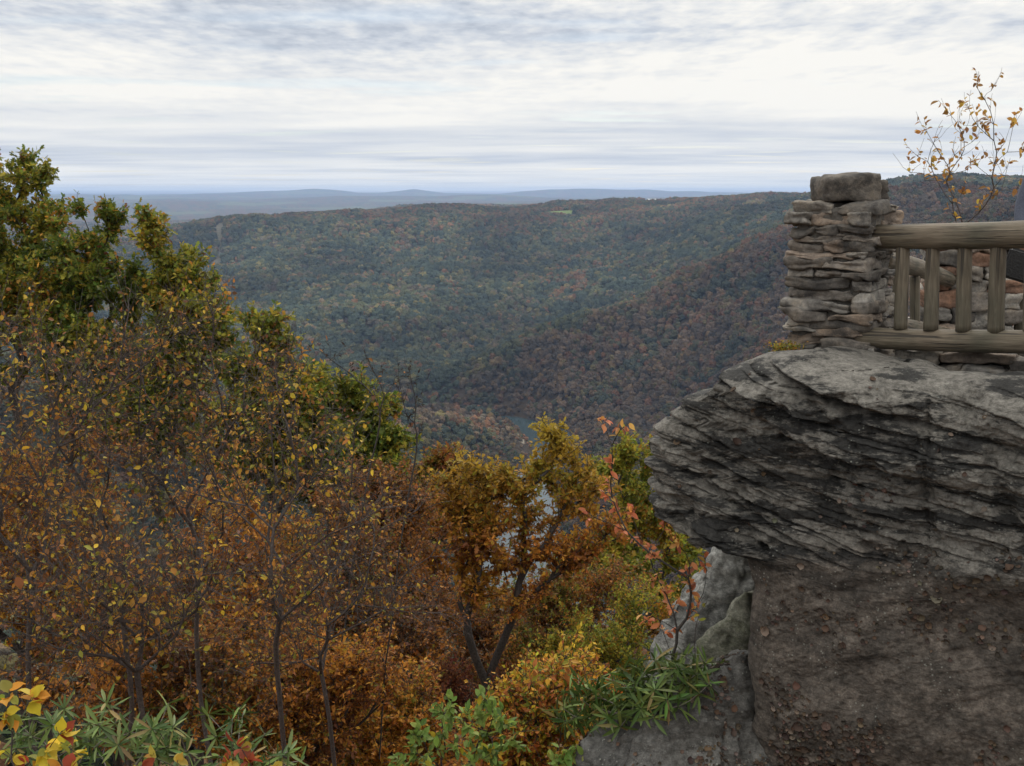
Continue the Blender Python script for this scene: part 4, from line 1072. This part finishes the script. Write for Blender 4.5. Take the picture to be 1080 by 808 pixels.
def course_wall(x0, x1, depth, z0, z1, seed, th=(.07, .15), ln=(.16, .42), taper=0.0, facing='both'):
    """stones of a wall in local coords: x along, y depth (front is -depth/2)"""
    rs = random.Random(seed); out = []; z = z0; k = seed * 50
    while z < z1 - .02:
        h = rs.uniform(*th); 
        if z + h > z1 - .04: h = z1 - z
        f = 1 - taper * (z - z0) / (z1 - z0)
        a, b = x0 * f + .0, x1 * f
        x = a + rs.uniform(-.02, .02)
        while x < b - .03:
            l = rs.uniform(*ln)
            if x + l > b - .09: l = b - x + rs.uniform(-.02, .025)
            hh = h * rs.uniform(.8, 1.0); k += 1
            ys = (-1, 1)
            for sy in ys:
                dd = depth * .56 * f; prot = rs.uniform(-.035, .055)
                c = np.array(rs.choice(STC)) * rs.uniform(.8, 1.25)
                W = stone((x + l / 2, sy * (depth * f / 2 - dd / 2 + prot), z + h / 2 + rs.uniform(-.006, .006)), (l * 1.03, dd, hh * 1.12), k * 2 + (sy > 0), rough=.018, p=rs.uniform(10, 24), tilt=rs.uniform(-.06, .06))
                out.append((W, c))
            x += l
        z += h
    return out

# pillar: square, turned so that it shows its broad face and a thin slice of the right one
PB = math.atan2(-.6, .8)
pc = at(884, 372, 6.78); pz0 = -1.06
pil = thing('stone_pillar', 'rough stacked fieldstone pillar on the outcrop at the end of the log rail, boulder on top', 'stone pillar', (pc[0], pc[1], pz0), rz=PB)
w2 = .275; ztop = at(884, 214, 6.78)[2] - pz0
lst = course_wall(-w2, w2, .55, 0, ztop, 5, th=(.035, .085), ln=(.12, .44), taper=.06)
link('masonry', stones_mesh('masonry', lst), M_STONE, pil)
core = bmesh.new(); bmesh.ops.create_cube(core, size=1); bmesh.ops.scale(core, verts=core.verts, vec=(.45, .45, ztop - .03)); bmesh.ops.translate(core, verts=core.verts, vec=(0, 0, ztop / 2 - .015))
bmesh.ops.subdivide_edges(core, edges=core.edges, cuts=12, use_grid_fill=True)
for v in core.verts: v.co += Vector((random.uniform(-.008, .008),) * 3)
me = bpy.data.meshes.new('mortar'); core.to_mesh(me); link('mortar', me, flat_mat('mortar', (.10, .092, .082), .95, 60, .35, .8), pil)
W = stone((-0.01, 0.0, ztop + .085), (.38, .33, .185), 311, rough=.014, p=9.0, tilt=.03)
W2 = stone((0.20, .03, ztop + .07), (.10, .24, .15), 319, rough=.012, p=4)
me = mesh_np('cap_stone', np.r_[W, W2], [np.r_[SF, SF + len(W)]], np.tile((.13, .115, .10), (len(W) * 2, 1)))
o = link('cap_stone', me, M_STONE, pil); o.rotation_euler = (0, 0, -PB + .1)

# low footing of stones under the rail
def fdir(p, q): d = q - p; return math.atan2(d[1], d[0]), float(np.hypot(d[0], d[1]))
fa = at(900, 380, 6.75); fb = at(1120, 386, 6.05); ang, ln_ = fdir(fa, fb)
ft = thing('stone_footing', 'low course of flat stones along the outcrop under the bottom log', 'stone footing', (fa[0], fa[1], -1.22), rz=ang)
link('masonry', stones_mesh('masonry', course_wall(-.1, ln_ + 1.6, .36, 0, .29, 9, th=(.05, .09), ln=(.18, .42))), M_STONE, ft)

# deck behind the rail
dk = [at(905, 380, 6.9), at(1200, 380, 5.9), at(1500, 380, 6.5), at(1400, 380, 10.2), at(940, 380, 10.4)]
V = [(p[0], p[1], -1.20) for p in dk] + [(p[0], p[1], -1.9) for p in dk]
me = mesh_np('lookout_floor', V, [[(0, 1, 2, 3, 4), (9, 8, 7, 6, 5)], [(k, (k + 5), 5 + (k + 1) % 5, (k + 1) % 5) for k in range(5)]], smooth=False)
o = link('lookout_floor', me, flat_mat('trodden_stone', (.2, .18, .16), .9, 8, .3, .6)); tag(o, 'trodden stone floor of the lookout behind the log rail', 'floor', kind='structure')

# back pillar and wall of the lookout
bp_ = at(1018, 380, 9.3)
p2 = thing('stone_pillar', 'lower fieldstone pillar at the back of the lookout, seen through the balusters', 'stone pillar', (bp_[0], bp_[1], -1.9), rz=-.25)
l2 = course_wall(-.40, .36, .6, 0, at(1018, 250, 9.3)[2] + 1.9, 23, th=(.09, .16), ln=(.16, .34))
for q in range(len(l2)):
    if random.random() < .14: l2[q] = (l2[q][0], np.array((.23, .14, .10)))
link('masonry', stones_mesh('masonry', l2), M_STONE, p2)

# ------------------------------------------------------------------ logs
def wood_mat():
    m, nt, out = newmat('weathered_log')
    tc = N(nt, 'ShaderNodeTexCoord'); mp = N(nt, 'ShaderNodeMapping'); mp.inputs['Scale'].default_value = (1.1, 14, 14); nt.links.new(tc.outputs['Object'], mp.inputs['Vector'])
    n = N(nt, 'ShaderNodeTexNoise', i_Scale=4.0, i_Detail=9.0, i_Roughness=.62, i_Distortion=.5); nt.links.new(mp.outputs[0], n.inputs['Vector'])
    n2 = N(nt, 'ShaderNodeTexNoise', i_Scale=3.0, i_Detail=5.0); nt.links.new(tc.outputs['Object'], n2.inputs['Vector'])
    c = ramp(nt, n.outputs['Fac'], [(.30, (.06, .047, .034)), (.5, (.115, .096, .072)), (.70, (.17, .147, .115))])
    c = mix(nt, c, ramp(nt, n2.outputs['Fac'], [(.35, (.62, .66, .58)), (.65, (1.15, 1.08, 1.0))]), 1.0, 'MULTIPLY')
    cr = N(nt, 'ShaderNodeMapping'); cr.inputs['Scale'].default_value = (.9, 30, 30); nt.links.new(tc.outputs['Object'], cr.inputs['Vector'])
    n3 = N(nt, 'ShaderNodeTexNoise', i_Scale=1.6, i_Detail=3.0); nt.links.new(cr.outputs[0], n3.inputs['Vector'])
    ck = ramp(nt, n3.outputs['Fac'], [(.60, 0.0), (.64, 1.0)]); c = mix(nt, c, (.035, .028, .02), ck)
    b = N(nt, 'ShaderNodeBsdfPrincipled', i_Roughness=.75); nt.links.new(c, b.inputs['Base Color'])
    inv = N(nt, 'ShaderNodeMath', operation='SUBTRACT'); nt.links.new(n.outputs['Fac'], inv.inputs[0]); nt.links.new(ck, inv.inputs[1])
    bp = N(nt, 'ShaderNodeBump', i_Strength=.6, i_Distance=.012); nt.links.new(inv.outputs[0], bp.inputs['Height']); nt.links.new(bp.outputs[0], b.inputs['Normal'])
    nt.links.new(b.outputs[0], out.inputs[0]); return m
M_WOOD = wood_mat()
def log(name, p0, p1, r0, r1, parent, origin, seed, sides=28, facet=0.0):
    """log mesh along local x, object oriented to run p0 -> p1 (so the grain follows it)"""
    p0 = Vector(p0); p1 = Vector(p1); L = (p1 - p0).length; n = max(14, int(L * 26))
    x = np.linspace(0, L, n); x = np.r_[0, x, L]; th = np.arange(sides) / sides * 2 * np.pi
    X, T = np.meshgrid(x, th, indexing='ij'); f = X / L
    r = r0 + (r1 - r0) * f; r = r * (1 + .035 * fbm(X * 2, np.cos(T) * 1.2, np.sin(T) * 1.2 + seed, o=3, seed=seed) + .012 * fbm(X * 3, np.cos(T) * 9, np.sin(T) * 9, o=2, seed=seed + 1))
    if facet: r = r * (1 - facet * .5 * (1 - np.maximum(np.abs(np.cos(T)), np.abs(np.sin(T)))) * -1)
    r[0] *= .86; r[-1] *= .86
    bow = .008 * L * np.sin(f * np.pi + seed)
    V = np.stack([X, r * np.cos(T), r * np.sin(T) + bow], -1).reshape(-1, 3)
    m = sides; i = np.arange(len(x) - 1)[:, None] * m; j = np.arange(m)[None]
    q = np.stack([i + j, i + (j + 1) % m, i + m + (j + 1) % m, i + m + j], -1).reshape(-1, 4)[:, ::-1]
    V = np.r_[V, [[0, 0, bow[0, 0]], [L, 0, bow[-1, 0]]]]; a, b = len(V) - 2, len(V) - 1; e = (len(x) - 1) * m
    t = [(a, (k + 1) % m, k) for k in range(m)] + [(b, e + k, e + (k + 1) % m) for k in range(m)]
    me = mesh_np(name, V, [q, np.array(t)[:, ::-1]])
    o = link(name, me, M_WOOD, parent)
    o.location = p0 - Vector(origin); o.rotation_euler = (p1 - p0).to_track_quat('X', 'Z').to_euler()
    return o
def railing(label, tA, tB, rt, bA, bB, rb, bal, br, seed, group='log railings of the lookout'):
    org = (tA + tB) / 2; org = np.array([org[0], org[1], -1.1])
    t = thing('log_railing', label, 'railing', org, group=group)
    log('top_rail', tA, tB, rt[0], rt[1], t, org, seed)
    log('bottom_rail', bA, bB, rb[0], rb[1], t, org, seed + 1)
    for k, f in enumerate(bal):
        p = tA + (tB - tA) * f[0]; q = bA + (bB - bA) * f[1]
        p = p + np.array([0, 0, -rt[0] * .75]); q = q + np.array([0, 0, rb[0] * .75])
        log('baluster', q, p, br * random.uniform(.95, 1.1), br * random.uniform(.88, 1.0), t, org, seed + 10 + k, 16, .25)
tA, tB = at(905, 249.5, 6.68), at(1140, 244.5, 5.7)
bA, bB = at(900, 354, 6.55), at(1140, 363.5, 5.7)
def frac(px, a, b):    # where the rail crosses this direction
    k = (px - 540) / F
    # find f with x/y' == k ; solve along the segment
    fs = np.linspace(0, 1, 2000)[:, None]; P = a + (b - a) * fs; d = P @ FWD
    return float(fs[np.argmin(np.abs(P[:, 0] / d - k)), 0])
bal = [(frac(px, tA, tB), frac(px2, bA, bB)) for px, px2 in ((953, 949), (985, 981), (1019, 1015), (1054, 1050), (1090, 1087), (1126, 1123))]
railing('stout log rail with split balusters running right from the stone pillar', tA, tB, (.074, .082), bA, bB, (.064, .07), bal, .042, 3)
# side and back rails behind
sA, sB = at(930, 272, 7.05), at(1000, 296, 9.1)
s1, s2 = at(932, 345, 7.05), at(1000, 352, 9.1)
railing('foreshortened side rail running back from the pillar behind the balusters', sA, sB, (.07, .065), s1, s2, (.06, .055), [(frac(p, sA, sB), frac(p, s1, s2)) for p in (947, 965, 980)], .038, 31)
kA, kB = at(1046, 298, 9.3), at(1210, 330, 8.3)
k1, k2 = at(1046, 366, 9.3), at(1210, 392, 8.3)
railing('pale back rail leaving the lower pillar at the right edge', kA, kB, (.09, .09), k1, k2, (.075, .075), [(frac(p, kA, kB), frac(p, k1, k2)) for p in (1075, 1110, 1150, 1190)], .042, 51)

# moss and yellow lichen at the pillar's foot
def moss():
    c = at(828, 366, 6.45); n = 260
    pos = c + rng.normal(0, 1, (n, 3)) * [.05, .03, .015] + [0, 0, -.0]
    cols = pick_cols(n, [(.3, .24, .03), (.16, .15, .03), (.36, .18, .03)], (2, 2, 1), .2)
    me = leaves_mesh('fallen_leaves', pos, rng.normal(0, 1, (n, 3)), rng.normal(0, .4, (n, 3)) + [0, 0, 1], np.full(n, .022), np.full(n, .016), KITE, cols)
    o = link('moss', me, M_LEAF); tag(o, 'tuft of yellow green moss at the left foot of the stone pillar', 'moss', kind='stuff')
moss()

# ------------------------------------------------------------------ the person at the right edge
def skin_mesh(name, chains, mat, parent, sub=2, origin=(0, 0, 0)):
    """chains: list of joints lists [(x,y,z,rx,ry)], first chain rooted; later chains start by sharing an index"""
    me = bpy.data.meshes.new(name); verts = []; edges = []; rad = []
    for ch in chains:
        prev = ch.get('from')
        for j in ch['j']:
            verts.append(j[:3]); rad.append((j[3], j[4] if len(j) > 4 else j[3]))
            if prev is not None: edges.append((prev, len(verts) - 1))
            prev = len(verts) - 1
    me.from_pydata(verts, edges, [])
    o = link(name, me, mat, parent)
    bm = bmesh.new(); bm.from_mesh(me); ly = bm.verts.layers.skin.verify(); bm.verts.ensure_lookup_table()
    for v, r in zip(bm.verts, rad): v[ly].radius = r
    bm.verts[0][ly].use_root = True
    bm.to_mesh(me); bm.free()
    o.modifiers.new('skin', 'SKIN').use_smooth_shade = True
    s = o.modifiers.new('sub', 'SUBSURF'); s.levels = sub; s.render_levels = sub
    return o
def person():
    # stands on the lookout floor, facing the rail (local -y), left arm on the picture side
    foot = at(1112, 380, 6.75); org = np.array([foot[0], foot[1], -1.20])
    t = thing('person', 'person in a grey hooded jacket standing behind the rail at the right edge', 'person', org, rz=R(-20))
    skin = flat_mat('skin', (.42, .25, .18), .5, 30, .06, .05); jac = flat_mat('grey_blue_jacket', (.075, .085, .12), .85, 90, .2, .3)
    trou = flat_mat('dark_trousers', (.03, .032, .045), .85, 90, .2, .3); shoe = flat_mat('dark_shoes', (.02, .018, .016), .6); hair = flat_mat('brown_hair', (.035, .022, .014), .6, 60, .4, .4)
    # body: pelvis root, spine, neck, head, legs, arms, continuous
    C = [dict(j=[(0, 0, .95, .13, .10), (0, 0, 1.12, .12, .09), (0, 0, 1.30, .145, .10), (0, 0, 1.42, .12, .085), (0, .0, 1.49, .055, .055), (0, -.01, 1.56, .062, .07), (0, -.02, 1.63, .078, .095), (0, -.01, 1.70, .07, .085)])]
    C.append({'from': 0, 'j': [(-.10, 0, .86, .085, .09), (-.11, -.01, .50, .055, .06), (-.11, .01, .10, .036, .042), (-.11, -.10, .04, .038, .03)]})
    C.append({'from': 0, 'j': [(.10, 0, .86, .085, .09), (.11, -.01, .50, .055, .06), (.11, .01, .10, .036, .042), (.11, -.10, .04, .038, .03)]})
    C.append({'from': 3, 'j': [(-.17, 0, 1.41, .055, .055), (-.235, .0, 1.12, .042, .042), (-.245, -.09, .90, .028, .03), (-.245, -.12, .85, .02, .03)]})
    C.append({'from': 3, 'j': [(.17, 0, 1.41, .055, .055), (.235, .0, 1.12, .042, .042), (.235, -.06, .88, .028, .03), (.235, -.08, .83, .02, .03)]})
    body = skin_mesh('body', C, skin, t)
    skin_mesh('jacket', [dict(j=[(0, 0, .88, .18, .13), (0, 0, 1.05, .17, .125), (0, 0, 1.30, .18, .13), (0, 0, 1.43, .14, .105), (0, 0, 1.49, .085, .08)]),
                         {'from': 3, 'j': [(-.175, 0, 1.43, .075, .075), (-.25, .01, 1.12, .068, .07), (-.253, -.07, .95, .055, .06), (-.253, -.085, .93, .052, .055)]},
                         {'from': 3, 'j': [(.175, 0, 1.43, .075, .075), (.25, .01, 1.12, .068, .07), (.25, -.05, .94, .05, .055), (.25, -.06, .92, .046, .05)]}], jac, t)
    skin_mesh('hood', [dict(j=[(0, .11, 1.44, .10, .05), (-.07, .07, 1.49, .06, .04), (0, .12, 1.52, .08, .04), (.07, .07, 1.49, .06, .04)])], jac, t)
    skin_mesh('trousers', [dict(j=[(0, 0, .97, .145, .115), (0, 0, .90, .15, .12)]), {'from': 1, 'j': [(-.10, 0, .82, .10, .10), (-.11, -.01, .50, .075, .08), (-.11, .01, .10, .062, .066)]},
                           {'from': 1, 'j': [(.10, 0, .82, .10, .10), (.11, -.01, .50, .075, .08), (.11, .01, .10, .062, .066)]}], trou, t)
    for s in (-1, 1): skin_mesh('shoe', [dict(j=[(s * .11, .05, .045, .045, .045), (s * .11, -.03, .045, .048, .045), (s * .115, -.15, .035, .045, .032), (s * .115, -.20, .03, .03, .025)])], shoe, t)
    skin_mesh('hair', [dict(j=[(0, .03, 1.60, .07, .07), (0, .02, 1.70, .085, .09), (0, -.03, 1.735, .075, .07)])], hair, t)
    # face
    for s in (-1, 1):
        bm = bmesh.new(); bmesh.ops.create_uvsphere(bm, u_segments=12, v_segments=8, radius=.012); bmesh.ops.translate(bm, verts=bm.verts, vec=(s * .03, -.105, 1.635)); me = bpy.data.meshes.new('eye'); bm.to_mesh(me); link('eye', me, shoe, t)
        bm = bmesh.new(); bmesh.ops.create_uvsphere(bm, u_segments=12, v_segments=8, radius=.03); bmesh.ops.scale(bm, verts=bm.verts, vec=(.35, .6, 1)); bmesh.ops.translate(bm, verts=bm.verts, vec=(s * .08, 0, 1.62)); me = bpy.data.meshes.new('ear'); bm.to_mesh(me); link('ear', me, skin, t)
    # hands: palm and five fingers each
    for s, hx, hy, hz in ((-1, -.247, -.125, .845), (1, .235, -.09, .825)):
        ch = [dict(j=[(hx, hy + .01, hz, .022, .016), (hx, hy - .01, hz - .04, .032, .016), (hx, hy - .015, hz - .075, .034, .014)])]
        for k, (dy, l) in enumerate(((-.03, .06), (-.010, .07), (.010, .066), (.028, .052))):
            ch.append({'from': 2, 'j': [(hx, hy - .015 + dy, hz - .09, .010), (hx + .012 * s * -1, hy - .015 + dy * 1.1, hz - .09 - l * .5, .009), (hx + .03 * s * -1, hy - .015 + dy * 1.1, hz - .09 - l * .75, .008)]})
        ch.append({'from': 0, 'j': [(hx + .0, hy - .045, hz - .03, .012), (hx - s * .012, hy - .06, hz - .06, .010), (hx - s * .02, hy - .06, hz - .08, .008)]})
        skin_mesh('hand', ch, skin, t, 1)
    # black flat case held in the hand on the picture side
    c = at(1082, 282, 6.55)
    cs = thing('carrying_case', 'black flat case hanging from the hand of the person at the right edge', 'case', c, rz=R(-25))
    bm = bmesh.new(); bmesh.ops.create_cube(bm, size=1); bmesh.ops.scale(bm, verts=bm.verts, vec=(.25, .07, .19)); bmesh.ops.bevel(bm, geom=bm.edges, offset=.015, segments=3, affect='EDGES')
    me = bpy.data.meshes.new('case_body'); bm.to_mesh(me); o = link('case_body', me, flat_mat('black_nylon', (.012, .012, .013), .6, 80, .3, .4), cs); o.rotation_euler = (0, R(16), 0)
    skin_mesh('handle', [dict(j=[(-.06, 0, .10, .008), (-.05, 0, .135, .008), (0, 0, .15, .01), (.05, 0, .13, .008), (.06, 0, .075, .008)])], shoe, cs, 1)
person()

# ------------------------------------------------------------------ air
def haze():
    bm = bmesh.new(); bmesh.ops.create_cube(bm, size=1); bmesh.ops.scale(bm, verts=bm.verts, vec=(72000, 72000, 620)); bmesh.ops.translate(bm, verts=bm.verts, vec=(0, 0, 190 - 310 + 0))
    me = bpy.data.meshes.new('haze'); bm.to_mesh(me)
    m = bpy.data.materials.new('haze'); m.use_nodes = True; nt = m.node_tree; nt.nodes.clear(); out = nt.nodes.new('ShaderNodeOutputMaterial')
    v = nt.nodes.new('ShaderNodeVolumePrincipled'); v.inputs['Color'].default_value = (0.48, 0.66, 1.0, 1); v.inputs['Density'].default_value = HAZE; v.inputs['Anisotropy'].default_value = 0.2
    nt.links.new(v.outputs[0], out.inputs['Volume'])
    o = link('haze', me, m); tag(o, 'thin bluish haze filling the valley air out to the horizon', 'haze', kind='stuff')
HAZE = 4.2e-5
haze()

# ------------------------------------------------------------------ sky, sun
SUN_EL, SUN_AZ = 38, 12      # sun behind the cloud ahead, a little to the right
def world():
    w = bpy.data.worlds.new('World'); S.world = w; w.use_nodes = True; nt = w.node_tree; nt.nodes.clear()
    out = nt.nodes.new('ShaderNodeOutputWorld'); bg = N(nt, 'ShaderNodeBackground', i_Strength=0.1)
    sky = nt.nodes.new('ShaderNodeTexSky'); sky.sky_type = 'NISHITA'; sky.sun_disc = False; sky.sun_elevation = R(SUN_EL); sky.sun_rotation = R(SUN_AZ); sky.altitude = 600
    tc = nt.nodes.new('ShaderNodeTexCoord'); sp = nt.nodes.new('ShaderNodeSeparateXYZ'); nt.links.new(tc.outputs['Generated'], sp.inputs[0])
    def M(op, a, b=None, c=None):
        n = nt.nodes.new('ShaderNodeMath'); n.operation = op
        for s, v in zip(n.inputs, (a, b, c)):
            if v is None: continue
            if isinstance(v, (int, float)): s.default_value = v
            else: nt.links.new(v, s)
        return n.outputs[0]
    z = M('MAXIMUM', sp.outputs[2], 0.0); zz = M('ADD', z, 0.03)
    X = M('DIVIDE', sp.outputs[0], zz); Y = M('DIVIDE', sp.outputs[1], zz)
    def nz(sx, sy, sc, det, ro, off=0.0, dist=0.0):
        c = nt.nodes.new('ShaderNodeCombineXYZ'); nt.links.new(M('MULTIPLY', X, sx), c.inputs[0]); nt.links.new(M('MULTIPLY', Y, sy), c.inputs[1]); c.inputs[2].default_value = off
        n = N(nt, 'ShaderNodeTexNoise', i_Scale=sc, i_Detail=det, i_Roughness=ro, i_Distortion=dist); nt.links.new(c.outputs[0], n.inputs['Vector']); return n.outputs['Fac']
    small = nz(1.0, .42, 4.2, 9, .55, 3.3, .15)      # broken altocumulus
    fine = nz(1.0, .75, 9.0, 6, .6, 7.7, .0)
    big = nz(.25, .4, 1.0, 5, .5, 9.0)              # large bands
    thin = nz(.25, .5, 2.0, 3, .45, 20.0, .1)
    # elevation fades the fine broken pattern out towards the horizon
    hi = ramp(nt, z, [(0.05, 0.0), (0.15, 1.0)])
    v = M('ADD', M('MULTIPLY', M('SUBTRACT', small, 0.5), M('MULTIPLY', hi, 1.4)), M('MULTIPLY', M('SUBTRACT', big, 0.5), 1.5))
    v = M('ADD', v, M('MULTIPLY', M('SUBTRACT', thin, .5), .6))
    v = M('ADD', v, M('MULTIPLY', M('SUBTRACT', fine, .5), M('MULTIPLY', hi, .9)))
    # the deck is thicker overhead and leaves bright gaps lower down
    prof = ramp(nt, z, [(0.0, .82), (0.02, .74), (0.035, .46), (0.05, .52), (0.07, .74), (0.09, .84), (0.115, .66), (0.145, .44), (0.2, .50), (1.0, .66)])
    v = M('ADD', v, prof)
    cl = ramp(nt, v, [(0.10, (5.0, 5.5, 6.3)), (0.34, (6.5, 6.9, 7.5)), (0.60, (8.3, 8.4, 8.4)), (0.9, (9.9, 9.7, 9.15))])
    cov = ramp(nt, thin, [(0.28, 0.55), (0.42, 1.0)])
    col = mix(nt, sky.outputs[0], cl, cov)
    hz = ramp(nt, sp.outputs[2], [(0.0, 0.0), (0.0001, 1.0)])
    col = mix(nt, (1.2, 1.3, 1.5), col, hz)
    up_b = ramp(nt, z, [(0.18, (1, 1, 1)), (0.45, (2.0, 1.95, 1.85))]); col = mix(nt, col, up_b, 1.0, 'MULTIPLY'); 
    nt.links.new(col, bg.inputs[0]); nt.links.new(bg.outputs[0], out.inputs[0])
world()
sl = bpy.data.lights.new('sun', 'SUN'); sl.energy = 1.1; sl.angle = R(18); sl.color = (1, .96, .9)
so = bpy.data.objects.new('sun', sl); COL.objects.link(so)
sd = Vector((math.sin(R(SUN_AZ)) * math.cos(R(SUN_EL)), math.cos(R(SUN_AZ)) * math.cos(R(SUN_EL)), math.sin(R(SUN_EL))))
so.rotation_euler = sd.to_track_quat('Z', 'Y').to_euler(); so.location = (0, 0, 60)

cam = bpy.data.cameras.new('camera'); co = bpy.data.objects.new('camera', cam); COL.objects.link(co)
cam.sensor_width = 36; cam.lens = 36 * F / 1080; cam.clip_start = .1; cam.clip_end = 200000
co.rotation_euler = (math.pi / 2 - PITCH, 0, 0); S.camera = co
S.view_settings.view_transform = 'Standard'; S.view_settings.look = 'None'; S.view_settings.gamma = 1; S.view_settings.exposure = 0.0
cy = S.cycles
cy.max_bounces = 5; cy.diffuse_bounces = 2; cy.glossy_bounces = 2; cy.transmission_bounces = 3; cy.volume_bounces = 2; cy.transparent_max_bounces = 4
cy.use_denoising = True; cy.denoiser = 'OPENIMAGEDENOISE'
S.render.engine = 'CYCLES'
